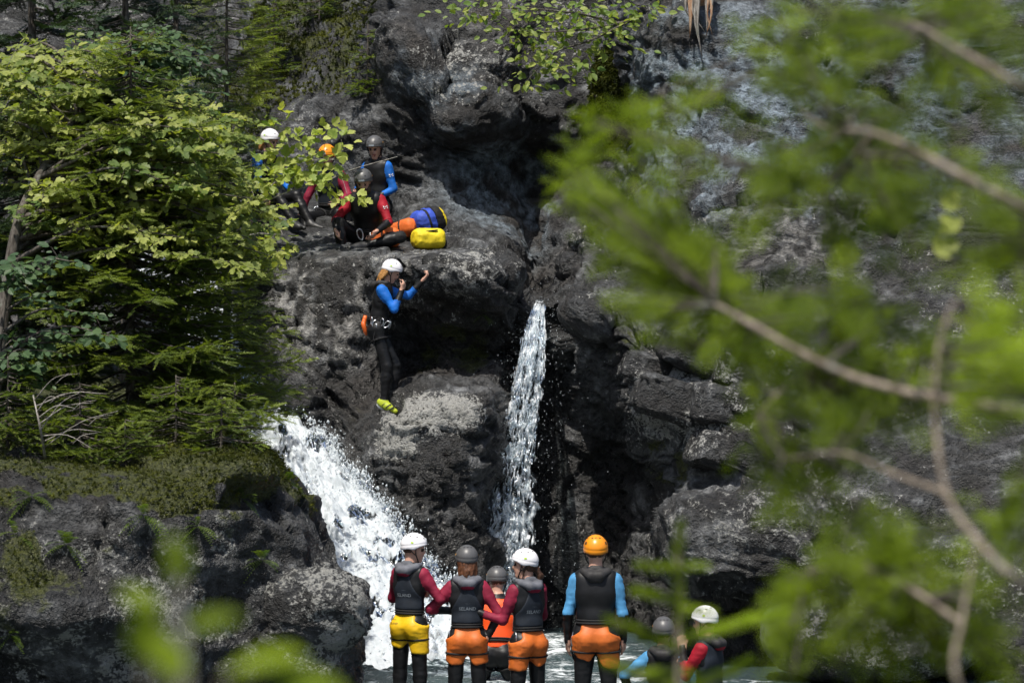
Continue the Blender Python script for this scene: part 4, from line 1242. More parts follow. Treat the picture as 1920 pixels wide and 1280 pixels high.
    return root, dict(hc=hc * s, pel=pel * s, wr=wr, r0=r0, f0=f0, u1=u1)

bpy.context.view_layer.update()
def hit_cliff(px, py, obj=None):
    d = Vector(P(px, py, 30.0)) - Vector((0, 0, EYE))
    ok, loc, nrm, _ = (obj or cliff).ray_cast(Vector((0, 0, EYE)), d.normalized())
    return np.array(loc) if ok else P(px, py, 34)
def top_of_cliff(x, y, z0=9.0):
    ok, loc, nrm, _ = cliff.ray_cast(Vector((x, y, z0)), Vector((0, 0, -1)))
    return loc.z if ok else 4.5

STAND = dict(legR=((0.05, 0.02, -1), (0.0, -0.04, -1), (0.15, 1, -0.05)), legL=((-0.05, 0.02, -1), (0.0, -0.04, -1), (-0.15, 1, -0.05)))
def standing(top_px, top_py, Y, hgt, depth_pose, extra=1.765):
    """feet point and scale so that the helmet top meets the photo row"""
    s = hgt / 1.73
    t = P(top_px, top_py, Y)
    return A(t[0], t[1], t[2] - extra * s), s
DEG = math.pi / 180

# --- the group standing in the river, seen from behind
b, s = standing(768, 1000, 25.9, 1.66, None)
person('person in white helmet and yellow seat guard standing leftmost in the river', b, -32 * DEG, s,
       dict(STAND, head=(-1.0, 0.12, 0.0), armR=((0.55, 0.25, -0.85), (-0.55, 0.8, 0.12), dict(curl=0.7)), armL=((-0.45, 0.35, -0.85), (0.6, 0.75, 0.1), dict(curl=0.7))),
       dict(helmet='white', sleeves='burgundy', vest='black', panel='slate', hood=('greyhood', 'burgundy'), guard='yellowpvc', guard_print=True, print='SELAND', hair=('brownhair', 'short'), tilt=-0.25, sleeve=1.6))
b, s = standing(876, 1023, 25.9, 1.69, None)
person('person in grey helmet with hand on hip, burgundy sleeves and orange seat guard', b, 2 * DEG, s,
       dict(STAND, head=(0.08, 0.10, 0.0), armR=((0.55, -0.15, -0.85), (-0.45, 0.05, -0.9), dict(curl=0.35, palm=(-0.9, 0.1, 0.0))), armL=((-0.75, 0.05, -0.75), (0.72, 0.65, -0.1), dict(curl=0.6))),
       dict(helmet='grey', sleeves='burgundy', vest='black', panel='slate', hood=('greyhood', 'burgundy'), guard='orangepvc', print='SELAND', hair=('redhair', 'long'), sleeve=1.25))
b, s = standing(930, 1073, 27.6, 1.70, None, 1.70)
person('person in bright orange vest and grey helmet, partly hidden between two others', b, -4 * DEG, s,
       dict(legR=((0.30, 0.15, -1), (0.12, -0.1, -1), (0.3, 1, -0.05)), legL=((-0.30, 0.15, -1), (-0.12, -0.1, -1), (-0.3, 1, -0.05)), lean=0.22, head=(0.1, 0.15, 0.0),
            armR=((0.5, 0.5, -0.8), (-0.1, 0.9, -0.2)), armL=((-0.5, 0.4, -0.8), (0.1, 0.9, -0.2))),
       dict(helmet='grey', sleeves='black', top='brightorange', hair=('brownhair', 'short'), build=1.12))
b, s = standing(990, 1029, 25.9, 1.69, None)
person('person in white helmet and orange seat guard reaching out to the orange vest', b, 34 * DEG, s,
       dict(STAND, head=(0.85, 0.02, 0.0), armL=((-0.32, 0.20, -0.92), (-0.72, 0.62, 0.30), dict(curl=0.6)), armR=((0.35, 0.35, -0.85), (-0.5, 0.8, 0.1), dict(curl=0.6))),
       dict(helmet='white', sleeves='burgundy', vest='black', panel='slate', hood=('greyhood', 'burgundy'), guard='orangepvc', print='SELAND', hair=('brownhair', 'tail'), tilt=0.2, sleeve=1.7))
b, s = standing(1117, 1004, 25.6, 1.80, None)
person('person in orange helmet with light blue sleeves, seen square from behind', b, -3 * DEG, s,
       dict(STAND, head=(0.05, 0.04, 0.0), armR=((0.22, -0.08, -0.95), (0.02, 0.35, -0.93), dict(curl=0.5)), armL=((-0.24, -0.05, -0.95), (-0.02, 0.28, -0.95), dict(curl=0.5))),
       dict(helmet='orange', sleeves='skyblue', vest='black', hood=('darkhood', 'darkhood'), guard='orangepvc', hair=('brownhair', 'short'), build=1.06, tilt=-0.35, sleeve=0.92,
            carabiners=((-1, 0.0, -0.10, 0.5), (-1, 0.04, -0.12, -0.3), (-1, -0.03, -0.14, 0.2), (1, 0.08, -0.07, 0.3)), gear=1.25))
b, s = standing(1244, 1157, 26.6, 1.70, None)
person('person in grey helmet, elbow out with light blue sleeve, low at the right', b, -6 * DEG, s,
       dict(STAND, head=(0.1, 0.0, 0.0), armL=((-0.85, -0.05, -0.62), (0.30, 0.30, -0.9), dict(curl=0.5)), armR=((0.5, 0.3, -0.8), (-0.3, 0.9, 0.1))),
       dict(helmet='grey', sleeves='skyblue', vest='black', hood=('darkhood', 'darkhood'), hair=('brownhair', 'short'), sleeve=0.92))
b, s = standing(1331, 1136, 25.8, 1.70, None)
person('person in white helmet and red sleeves, rightmost, hands raised to the face', b, 58 * DEG, s,
       dict(STAND, head=(0.25, 0.12, 0.0), armL=((-0.10, 0.50, -0.85), (0.15, 0.22, 0.95), dict(curl=0.9)), armR=((0.40, 0.15, -0.9), (-0.35, 0.8, 0.3), dict(curl=0.8))),
       dict(helmet='white', sleeves='red', vest='slate', hood=('darkhood', 'red'), hair=('brownhair', 'short'), sleeve=1.5))

# --- the jumper in mid-air
b, s = standing(738, 490, 32.0, 1.60, None, 1.60)
J, jd = person('person jumping in mid-air, white helmet, blue sleeves and lime shoes', b, -98 * DEG, s,
       dict(top=(744, 489, 32.0), pelvis=(0, 0, 0.93), lean=0.06, bend=0.12, head=(0.1, 0.42, 0.0), legR=((0.06, 0.28, -0.95), (0.02, -0.08, -1), (0.12, 0.85, -0.50)), legL=((-0.06, 0.42, -0.9), (-0.02, -0.08, -1), (-0.10, 0.85, -0.40)),
            armR=((0.12, 0.55, -0.82), (-0.30, 0.30, 0.90), dict(curl=0.9, palm=(-0.3, -0.8, 0.2))), armL=((-0.35, 0.90, -0.22), (-0.05, 0.66, 0.72), dict(curl=1.25, palm=(0, -0.9, 0.3)))),
       dict(helmet='white', sleeves='blue', vest='black', hood=('darkhood', 'darkhood'), hair=('fairhair', 'long'), shoes='limeshoe', sleeve=1.45,
            carabiners=((1, 0.06, -0.03, 0.4), (1, -0.02, -0.05, -0.5), (1, 0.0, -0.09, 0.1), (1, 0.12, -0.05, 0.8), (1, -0.06, -0.02, 0.2), (-1, 0.1, -0.05, 0.3)), gear=1.15))
pm = MB()
pc = jd['pel'] - jd['f0'] * 0.135 + jd['r0'] * 0.05
for q in range(3):
    pm.tube(spline([pc + A(0, -0.01 * q, 0.13 - 0.03 * q), pc + A(0.01 * q, -0.015, 0.02), pc + A(0, 0.01, -0.08)], 7), [0.018, 0.024, 0.026, 0.026, 0.024, 0.022, 0.012], 7)
add('gear_pouch', pm.data('gear_pouch', M['orangegear']), J)

# --- the group resting on the shelf
def shelf(px, py):
    q = hit_cliff(px, py)
    return q
q = shelf(500, 382); Z1 = top_of_cliff(q[0], q[1])
person('person in white helmet with yellow seat guard sitting leftmost on the rock shelf', A(P(508, 380, 34.7)[0], 34.7, P(508, 380, 34.7)[2]), -128 * DEG, 0.98,
       dict(top=(511, 243, 34.7), pelvis=(0, 0, 0.11), lean=0.05, bend=0.12, head=(0.1, 0.25, 0.0), legR=((0.15, 0.95, 0.05), (0.0, 0.6, -0.8), (0.1, 1, -0.2)), legL=((-0.15, 0.95, 0.1), (0.0, 0.55, -0.8), (-0.1, 1, -0.2)),
            armR=((0.35, 0.35, -0.88), (0.05, 0.30, -0.95), dict(curl=0.25, dir=(0.2, 0.9, -0.5))), armL=((-0.3, 0.3, -0.9), (0.0, 0.7, -0.6))),
       dict(helmet='white', sleeves='blue', vest='black', hood=('darkhood', 'darkhood'), guard='yellowpvc', hair=('fairhair', 'long'), gear=1.3, sleeve=1.6))
person('person in orange helmet and burgundy sleeves half hidden behind sunlit leaves', A(P(606, 418, 34.8)[0], 34.8, P(606, 418, 34.8)[2]), 172 * DEG, 1.0,
       dict(top=(611, 272, 34.8), pelvis=(0, 0, 0.11), lean=0.10, bend=0.12, head=(-0.2, 0.25, 0.0), legR=((0.25, 0.9, -0.05), (0.0, 0.3, -0.95), (0.1, 1, -0.2)), legL=((-0.2, 0.95, 0.05), (0.0, 0.3, -0.95), (-0.1, 1, -0.2)),
            armR=((0.42, 0.15, -0.9), (0.32, 0.10, -0.93), dict(curl=0.2, dir=(0.75, 0.35, -0.5))), armL=((-0.4, 0.3, -0.85), (0.3, 0.8, -0.3))),
       dict(helmet='orange', sleeves='burgundy', vest='slate', hair=('brownhair', 'short'), gear=1.3, sleeve=1.75, front_badge=True))
person('bearded person in grey helmet and red sleeves sitting with one knee up', A(P(684, 448, 34.0)[0], 34.0, P(684, 448, 34.0)[2]), 168 * DEG, 1.04,
       dict(top=(679, 319, 33.7), pelvis=(0, 0, 0.11), lean=0.22, bend=0.22, head=(0.1, 0.35, 0.0), legR=((0.42, 0.85, 0.50), (-0.12, 0.12, -1), (0.1, 1, -0.1)), legL=((-0.75, 0.62, 0.10), (0.92, 0.30, -0.25), (0.6, 0.8, -0.1)),
            armR=((0.55, 0.25, -0.75), (-0.25, 0.75, -0.45), dict(curl=0.4, dir=(-0.3, 0.55, -0.75))), armL=((-0.40, 0.25, -0.88), (0.30, 0.80, -0.42), dict(curl=0.4, dir=(0.4, 0.6, -0.6)))),
       dict(helmet='grey', sleeves='red', vest='black', hair=('brownhair', 'short'), beard='beard', shoes='boot', build=1.1, gear=1.5, pads=True, sleeve=1.1, front_badge=True,
            sleeve_print={'armL': (-0.5, 0.7, 0.1)}, carabiners=((1, 0.10, -0.02, 0.5), (-1, 0.16, 0.0, -0.6), (0.3, 0.18, -0.02, 0.3), (-0.3, 0.20, -0.05, 0.9), (1, 0.0, -0.05, 0.2))))
person('person in dark helmet with bright blue sleeves behind the bearded one', A(P(706, 420, 35.2)[0], 35.2, P(706, 420, 35.2)[2]), 154 * DEG, 1.0,
       dict(top=(700, 256, 35.0), pelvis=(0, 0, 0.16), lean=0.03, bend=0.05, head=(0.15, 0.38, 0.0), legR=((0.2, 0.9, -0.1), (0.0, 0.2, -0.98), (0.1, 1, -0.2)), legL=((-0.2, 0.95, -0.1), (0.0, 0.2, -0.98), (-0.1, 1, -0.2)),
            armR=((0.3, 0.2, -0.9), (-0.3, 0.8, -0.2)), armL=((-0.30, -0.02, -0.95), (0.55, 0.66, -0.42), dict(curl=0.4))),
       dict(helmet='grey', sleeves='blue', vest='black', hood=('darkhood', 'darkhood'), hair=('brownhair', 'tail'), sleeve=1.6, front_badge=True, sleeve_print={'armL': (-0.6, 0.6, 0.0)}))
# ------------------------------------------------------------------ plants
# leaf templates: length 1 along y, normal z
MAPLE_V = np.array([(0, 0.30, -0.05), (0, 0, 0), (0.30, 0.10, 0.04), (0.50, 0.42, 0.03), (0.26, 0.48, 0.02), (0.30, 0.74, 0.02), (0, 1.0, -0.06), (-0.30, 0.74, 0.02), (-0.26, 0.48, 0.02), (-0.50, 0.42, 0.03), (-0.30, 0.10, 0.04)])
MAPLE_F = np.array([(0, i, i + 1) for i in range(1, 10)] + [(0, 10, 1)])
OVAL_V = np.array([(0, 0, 0), (0.24, 0.18, 0.05), (0.34, 0.45, 0.06), (0.22, 0.78, 0.03), (0, 1.0, -0.06), (-0.22, 0.78, 0.03), (-0.34, 0.45, 0.06), (-0.24, 0.18, 0.05), (0, 0.45, -0.02)])
OVAL_F = np.array([(8, i, i + 1) for i in range(0, 7)] + [(8, 7, 0)])
def needle_twig(n=20, ln=0.17, w=0.022, flat=0.35, seed=1, taper=0.55):
    """shoot of length 1: thin stem and rows of needles, tips towards +y"""
    r = np.random.default_rng(seed)
    V, F = [], []
    for i in range(n):
        y = 0.02 + 0.96 * i / n
        for sd in (-1, 1, 0):
            if sd == 0 and i % 2:
                continue
            a = 0.95 + r.normal(0, 0.12)
            l = ln * (1 - taper * (y ** 2)) * r.uniform(0.85, 1.1)
            d = np.array([sd * math.sin(a), math.cos(a), flat * (abs(r.normal(0, 0.6)) if sd else 1.6)])
            d /= np.linalg.norm(d)
            b = np.array([0, y, 0.0]); k = len(V)
            p = np.array([d[1], -d[0], 0]); p /= np.linalg.norm(p) + 1e-6
            V += [b - p * w, b + p * w, b + d * l * 1.1]
            F.append((k, k + 1, k + 2))
    k = len(V)
    V += [np.array(q) for q in ((-0.014, 0, 0), (0.014, 0, 0), (0, 1, 0))]
    F.append((k, k + 1, k + 2))
    return np.array(V), np.array(F)
def cedar_spray(seed=2, n=11, fine=True):
    """flat spray of narrow scale-leaved fingers, length 1"""
    r = np.random.default_rng(seed)
    V, F = [], []
    def loz(b, d, l, w):
        d = np.array([d[0], d[1], 0.0]); d /= np.linalg.norm(d); p = np.array([-d[1], d[0], 0])
        z = np.array([0, 0, r.normal(0, 0.03) - 0.10 * l])
        k = len(V)
        V.extend([b - p * w * 0.4, b + d * l * 0.55 + p * w, b + d * l + z, b + d * l * 0.55 - p * w])
        F.append((k, k + 1, k + 2, k + 3))
    for i in range(n):
        y = 0.10 + 0.86 * i / n
        for sd in (-1, 1):
            L = (0.40 * math.sin(math.pi * (0.25 + 0.72 * y)) + 0.06) * r.uniform(0.75, 1.15)
            a = 0.62 + r.normal(0, 0.10)
            d = np.array([sd * math.sin(a), math.cos(a)])
            b = np.array([0, y + r.uniform(-0.03, 0.03), 0.0])
            loz(b, d, L, 0.012)
            for j, q in enumerate((0.35, 0.65) if fine else (0.5,)):
                s2 = (-0.6, 0.6)[j % 2] * r.uniform(0.8, 1.2)
                d2 = np.array([d[0] * math.cos(s2) - d[1] * math.sin(s2), d[0] * math.sin(s2) + d[1] * math.cos(s2)])
                loz(b + np.array([d[0], d[1], 0]) * L * q, d2, L * 0.42 * (1.2 - q * 0.6), 0.011)
    loz(np.zeros(3), (0, 1), 1.0, 0.016)
    return np.array(V), np.array(F)
TWIG = needle_twig(10, 0.18, 0.045)
COARSE = needle_twig(8, 0.20, 0.055)
SPRAY = cedar_spray(2, 9)
NEAR_SPRAY = cedar_spray(3, 8, False)

def in_poly(poly, n, rng):
    poly = np.array(poly, float)
    lo, hi = poly.min(0), poly.max(0)
    out = []
    while len(out) < n:
        q = rng.uniform(lo, hi)
        x, y = q
        ins = False
        for i in range(len(poly)):
            a, b = poly[i], poly[i - 1]
            if (a[1] > y) != (b[1] > y) and x < (b[0] - a[0]) * (y - a[1]) / (b[1] - a[1]) + a[0]:
                ins = not ins
        if ins:
            out.append(q)
    return np.array(out)

def crown_mesh(name, tv, tf, R, T, mat, hue):
    V, F = stamp(tv, tf, R, T)
    return mesh_data(name, V, F, mat, False, attrs={'hue': np.repeat(np.clip(hue, 0, 1), len(tv))})

def broadleaf(name, label, trunk, targets, leaf_len, mat, seed, tv=MAPLE_V, tf=MAPLE_F, twigs=14, leaves=9, bark='bark', r0=0.07, twig_len=0.34, yellow=0.45, cat='tree', group=None):
    """trunk polyline, a limb to every target, leafy twigs along the outer part of each limb"""
    rng = np.random.default_rng(seed)
    trunk = np.array(trunk); tr = spline(trunk, 30)
    root = thing(name, trunk[0], label, cat, group=group)
    o = trunk[0]
    tm = MB(); tm.tube(tr - o, np.linspace(r0, r0 * 0.35, 30), 8)
    add('trunk', tm.data('trunk', M[bark]), root)
    bm = MB(); LT, LD, LU, H = [], [], [], []
    for t in targets:
        d = np.linalg.norm(tr - t, axis=1) + 1.2 * np.maximum(0, tr[:, 2] - t[2] + 0.15)
        s0 = tr[np.argmin(d)]
        L = np.linalg.norm(t - s0)
        mid = 0.5 * (s0 + t) + rng.normal(0, 0.05, 3) * L + np.array([0, 0, 0.12 * L])
        lm = spline([s0, mid, t], 14)
        bm.tube(lm - o, np.linspace(0.010 + 0.007 * L, 0.0035, 14), 5)
        hue0 = rng.normal(yellow, 0.30)
        for k in range(twigs):
            b = lm[rng.integers(5, 14)]
            a = rng.uniform(0, 2 * np.pi)
            td = np.array([math.cos(a), math.sin(a), rng.normal(0.0, 0.32)]) + 0.5 * unit(t - s0)
            td = unit(td)
            tl = twig_len * rng.uniform(0.5, 1.15)
            tp = np.array([b + td * tl * x + np.array([0, 0, -0.10 * tl * x * x]) for x in (0, 0.5, 1)])
            bm.tube(tp - o, [0.003, 0.0025, 0.0015], 3)
            for j in range(leaves):
                x = (j + 0.6) / leaves
                p = b + td * tl * x + np.array([0, 0, -0.10 * tl * x * x])
                sd = 1 if j % 2 else -1
                sv = unit(np.cross(td, (0, 0, 1)))
                ld = unit(td * 0.6 + sv * sd * 0.8 + np.array([0, 0, rng.normal(-0.45, 0.3)]))
                LT.append(p + ld * 0.02); LD.append(ld); LU.append(np.array([rng.normal(-0.05, 0.40), rng.normal(-0.70, 0.45), 0.8]))
                H.append(hue0 + rng.normal(0, 0.20))
    add('branches', bm.data('branches', M[bark]), root, kind='stuff')
    LT = np.array(LT) - o
    fr = frames(np.array(LD), np.array(LU))
    sc = leaf_len * rng.uniform(0.45, 1.3, len(LT))
    add('crown', crown_mesh('crown', tv, tf, fr * sc[:, None, None], LT, M[mat], np.array(H)), root, kind='stuff')
    return root

def conifer(name, label, base, height, radius, mat, seed, whorl=0.16, per=6, droop=0.25, tv=TWIG[0], tf=TWIG[1], shoot=0.13, low=0.12, r0=0.05, power=0.8, lean=(0, 0), cat='tree', bark='bark', yellow=0.35, dens=1.0, dead=0):
    rng = np.random.default_rng(seed)
    base = np.asarray(base, float)
    root = thing(name, base, label, cat)
    top = np.array([lean[0], lean[1], height])
    st = np.linspace(0, 1, 16)[:, None] * top
    tm = MB(); tm.tube(st, np.linspace(r0, 0.006, 16), 8)
    add('trunk', tm.data('trunk', M[bark]), root)
    bm = MB(); T, D, U, H = [], [], [], []
    z = low * height
    while z < height * 0.985:
        f = z / height
        R = radius * (1 - f) ** power + 0.06
        for k in range(per):
            a = rng.uniform(0, 2 * np.pi)
            L = R * rng.uniform(0.6, 1.1)
            dv = np.array([math.cos(a), math.sin(a), 0])
            o = top * min(0.98, max(low * 0.7, f + rng.uniform(-0.5, 0.5) * whorl / height))
            n = 9
            x = np.linspace(0, 1, n)
            path = o + np.outer(x * L, dv) + np.outer((-droop * x + 0.75 * droop * x ** 3) * L + rng.normal(0, 0.02), (0, 0, 1))
            bm.tube(path, np.linspace(0.006 + 0.006 * L, 0.002, n), 4)
            sv = np.array([-dv[1], dv[0], 0])
            hb = rng.normal(yellow, 0.12)
            m = max(3, int(L / 0.065 * dens))
            for j in range(m):
                q = (j + rng.uniform(0.2, 0.8)) / m
                if q < 0.22:
                    continue
                p = o + dv * q * L + np.array([0, 0, (-droop * q + 0.75 * droop * q ** 3) * L])
                for sd in (-1, 1):
                    sl_ = min(0.42 * L, 0.35) * (1.05 - 0.75 * q) * rng.uniform(0.7, 1.15) + 0.05
                    d2 = unit(dv * 0.72 + sv * sd * 0.75 + np.array([0, 0, rng.normal(-0.10, 0.22)]))
                    c = max(1, int(round(sl_ / (shoot * 0.75))))
                    for i in range(c):
                        T.append(p + d2 * sl_ * i / c + np.array([0, 0, -0.05 * (i / c) ** 2 * sl_])); D.append(unit(d2 + np.array([0, 0, rng.normal(-0.02, 0.10)]) + sv * rng.normal(0, 0.12)))
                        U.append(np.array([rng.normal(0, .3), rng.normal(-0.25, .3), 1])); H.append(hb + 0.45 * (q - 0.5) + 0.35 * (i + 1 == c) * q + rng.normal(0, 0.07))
            T.append(o + dv * L * 0.96 + np.array([0, 0, -0.25 * droop * L])); D.append(unit(dv + np.array([0, 0, 0.1]))); U.append(np.array([0, 0, 1.0])); H.append(hb + 0.5)
        z += whorl * rng.uniform(0.7, 1.2)
    T.append(top - np.array([0, 0, shoot * 0.3])); D.append(np.array([0, 0, 1.0])); U.append(np.array([1, 0, 0.1])); H.append(yellow + 0.3)
    add('branches', bm.data('branches', M[bark]), root, kind='stuff')
    fr = frames(np.array(D), np.array(U))
    sc = shoot * rng.uniform(0.8, 1.25, len(T))
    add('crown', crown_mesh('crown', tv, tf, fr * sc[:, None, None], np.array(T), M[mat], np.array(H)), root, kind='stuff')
    return root

bpy.context.view_layer.update()
def bank_z(x, y):
    ok, loc, _, _ = bank.ray_cast(Vector((x, y, 12)), Vector((0, 0, -1)))
    return loc.z - 0.03 if ok else 1.9
def on_bank(px, Y):
    x = (px - 960) / FPX * Y
    return np.array([x, Y, bank_z(x, Y)])
def targets(poly, n, y0, y1, seed):
    r = np.random.default_rng(seed)
    q = in_poly(poly, n, r)
    return [P(a, b, r.uniform(y0, y1)) for a, b in q]

# --- left slope: maples in the sun above, firs in the shade below
t0 = on_bank(-20, 26.2)
broadleaf('maple_tree', 'leafy maple with sunlit yellow-green crown filling the upper left', [t0, P(10, 560, 26.3), P(40, 400, 26.4), P(110, 270, 26.8), P(190, 150, 27.2)],
          targets([(-60, 110), (40, 75), (150, 90), (240, 190), (330, 215), (410, 190), (455, 215), (455, 300), (430, 330), (300, 300), (150, 330), (-60, 330)], 62, 26.2, 29.0, 3)
          + targets([(60, 260), (420, 260), (440, 330), (520, 430), (510, 490), (440, 495), (330, 470), (200, 460), (40, 400)], 70, 26.0, 28.8, 4), 0.078, 'maple', 5, r0=0.07, yellow=0.62)
t1 = on_bank(120, 28.8)
broadleaf('birch_tree', 'darker green birch behind the maple, below the spruce at the top left', [t1, P(150, 500, 29), P(200, 300, 29.2), P(260, 120, 29.5), P(290, 60, 29.5)],
          targets([(170, 90), (260, 60), (360, 70), (430, 110), (420, 190), (330, 220), (240, 190), (180, 150)], 34, 29.0, 30.0, 8), 0.085, 'alder', 9, OVAL_V, OVAL_F, twigs=9, leaves=6, yellow=0.5)
t2 = on_bank(-60, 25.3)
broadleaf('alder_shrub', 'alder with round dull green leaves in the shade at the left edge', [t2, P(-10, 700, 25.2), P(5, 600, 25.2), P(20, 500, 25.2)],
          targets([(-40, 480), (150, 470), (230, 560), (230, 650), (120, 640), (20, 600)], 12, 24.9, 25.4, 12) + targets([(-40, 620), (60, 620), (90, 720), (-40, 720)], 8, 24.9, 25.3, 14),
          0.095, 'alder', 15, OVAL_V, OVAL_F, twigs=5, leaves=5, r0=0.03, twig_len=0.28, yellow=0.4, cat='shrub')
conifer('fir_tree', 'tall fir with layered branches reaching out over the cascade', on_bank(245, 26.9), 3.7, 1.55, 'fir', 21, whorl=0.115, per=9, droop=0.28, shoot=0.135, low=0.09, r0=0.05, power=0.55, yellow=0.40)
conifer('fir_tree', 'smaller fir beside the white water, in front of the streaked cliff', on_bank(390, 28.0), 2.9, 0.88, 'fir', 22, whorl=0.11, per=8, droop=0.28, shoot=0.125, low=0.05, r0=0.03, power=0.5, yellow=0.45)
conifer('fir_tree', 'dark fir in deep shade at the far left', on_bank(40, 27.4), 3.2, 1.3, 'spruce', 23, whorl=0.13, per=8, tv=COARSE[0], tf=COARSE[1], droop=0.25, shoot=0.15, low=0.08, r0=0.05, power=0.6, yellow=0.35)
conifer('spruce_tree', 'dark blue-green spruce tip hanging into the top left corner', on_bank(235, 31.5), 6.2, 1.25, 'spruce', 24, whorl=0.20, per=7, tv=COARSE[0], tf=COARSE[1], droop=0.25, shoot=0.17, low=0.25, r0=0.08, power=0.6, yellow=0.5)
conifer('spruce_tree', 'shadowy spruce behind the maple crown at the left edge', on_bank(60, 33.0), 7.0, 1.5, 'spruce', 25, whorl=0.23, per=7, tv=COARSE[0], tf=COARSE[1], droop=0.25, shoot=0.19, low=0.12, r0=0.09, power=0.6, yellow=0.3)
conifer('cedar_tree', 'slim yellow-green cedar rising beside the cliff at the top left', on_bank(425, 35.3), 5.4, 0.75, 'cedar', 26, whorl=0.20, per=6, droop=0.15, tv=SPRAY[0], tf=SPRAY[1], shoot=0.24, low=0.35, r0=0.05, power=0.5, yellow=0.45, dens=0.7)
conifer('spruce_tree', 'shadowy spruce between the birch and the streaked cliff', on_bank(330, 34.0), 6.0, 1.2, 'spruce', 27, whorl=0.23, per=7, tv=COARSE[0], tf=COARSE[1], droop=0.25, shoot=0.19, low=0.14, r0=0.08, power=0.6, yellow=0.25)

for k, (px, Y, h, r, lab) in enumerate(((440, 25.9, 0.55, 0.34, 'low fir sapling at the right end of the mossy bank'), (330, 25.5, 0.60, 0.42, 'low fir sapling on the moss below the tall fir'), (150, 25.2, 0.65, 0.45, 'low fir sapling behind the dead branch'),
                                        (15, 25.0, 0.8, 0.45, 'low fir sapling at the left edge above the bank rock'), (235, 25.1, 0.40, 0.34, 'tiny fir sapling at the edge of the moss, right of the dead branch'), (415, 25.3, 0.45, 0.36, 'tiny fir sapling on the moss near the bank corner'))):
    conifer('fir_sapling', lab, on_bank(px, Y), h, r, 'fir', 130 + k, whorl=0.07, per=6, droop=0.25, shoot=0.10, low=0.08, r0=0.012, power=0.5, yellow=0.30 + 0.06 * (k % 3), cat='sapling')

# --- small conifers clinging to the upper cliff
def on_cliff(px, py):
    return hit_cliff(px, py)
for px, py, h, r, lab in ((690, 185, 0.95, 0.33, 'small dark conifer clinging to the cliff above the blue sleeves'), (515, 130, 0.9, 0.35, 'small conifer on the mossy cliff above the sunlit leaves'),
                          (600, 40, 0.8, 0.4, 'small conifer at the top edge left of the rock prow')):
    conifer('young_conifer', lab, on_cliff(px, py) + np.array([0, -0.05, -0.03]), h, r, 'fir', 30 + px % 17, whorl=0.09, per=5, droop=0.2, shoot=0.11, low=0.1, r0=0.018, power=0.6, yellow=0.15)

# --- single leaves that can be told apart
def leafy_branch(name, label, base, limbs, spots, per, spread, size, mat, tv, tf, seed, cat, bark='bark', r0=0.02, upv=(0, -0.75, 0.8), fill=0):
    rng = np.random.default_rng(seed)
    root = thing(name, base, label, cat)
    bm = MB(); allp = []
    for L in limbs:
        c = spline(L, 18); allp.append(c)
        bm.tube(c - base, np.linspace(r0, 0.004, 18), 5)
    allp = np.vstack(allp)
    kinds = []
    for i in range(5):
        h = i / 4
        kinds.append(mesh_data('leaf', tv * np.array([1, 1, 1 + 0.8 * (i % 3)]), tf, M[mat], False, attrs={'hue': np.full(len(tv), h)}))
    for c in spots:
        c = np.asarray(c)
        k = allp[np.argmin(np.linalg.norm(allp - c, axis=1))]
        bm.tube(spline([k, 0.5 * (k + c) + np.array([0, 0, 0.02]), c], 6) - base, np.linspace(0.004, 0.002, 6), 4)
        ax = unit(c - k + np.array([0.02, -0.01, 0.001]))
        for j in range(per):
            p = c + rng.normal(0, 1, 3) * np.array(spread)
            d = unit(ax * 0.5 + unit(p - c) * 0.9 + np.array([0, 0, rng.normal(-0.25, 0.2)]))
            Rm = frames(d[None], (np.array(upv) + rng.normal(0, 0.38, 3))[None])[0]
            s_ = size * rng.uniform(0.65, 1.15)
            m4 = Matrix(Rm.tolist()).to_4x4()
            lf = add('leaf', kinds[rng.integers(0, 5)], root)
            lf.matrix_local = Matrix.Translation(Vector(p - base)) @ m4 @ Matrix.Scale(s_, 4)
    if fill:
        n = fill * len(spots)
        c = np.repeat(np.array(spots), fill, 0)
        p = c + rng.normal(0, 1.25, (n, 3)) * np.array(spread) + A(0, 0.10, 0)
        d = p - c + rng.normal(0, 0.05, (n, 3)) + A(0, 0, -0.03)
        fr = frames(d, np.array(upv) + rng.normal(0, 0.4, (n, 3)))
        add('crown', crown_mesh('crown', tv, tf, fr * (size * rng.uniform(0.6, 1.1, n))[:, None, None], p - base, M[mat], rng.normal(0.3, 0.25, n)), root, kind='stuff')
    add('branches', bm.data('branches', M[bark]), root)
    return root
M['bushleaf'] = leaf_material('bush_leaf', (0.13, 0.21, 0.045), (0.36, 0.40, 0.10), 0.4)
yb = on_bank(395, 32.4)
YS = 33.4
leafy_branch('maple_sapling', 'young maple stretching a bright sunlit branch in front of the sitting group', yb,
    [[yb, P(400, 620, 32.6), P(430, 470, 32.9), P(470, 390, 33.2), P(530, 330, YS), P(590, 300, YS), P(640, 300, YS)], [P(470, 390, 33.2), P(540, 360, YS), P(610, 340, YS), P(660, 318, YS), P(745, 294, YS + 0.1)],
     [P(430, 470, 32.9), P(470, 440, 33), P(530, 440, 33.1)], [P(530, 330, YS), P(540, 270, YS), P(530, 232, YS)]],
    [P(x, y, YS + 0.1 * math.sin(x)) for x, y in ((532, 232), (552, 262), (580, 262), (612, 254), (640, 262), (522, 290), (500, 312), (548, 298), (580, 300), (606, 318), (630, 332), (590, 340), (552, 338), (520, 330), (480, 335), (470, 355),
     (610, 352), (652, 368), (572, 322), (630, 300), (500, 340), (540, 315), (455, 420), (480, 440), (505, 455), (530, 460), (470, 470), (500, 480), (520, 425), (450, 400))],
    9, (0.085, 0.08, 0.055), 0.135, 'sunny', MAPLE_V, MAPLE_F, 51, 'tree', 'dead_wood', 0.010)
bb = hit_cliff(1245, 10) + np.array([0, -0.05, 0.3])
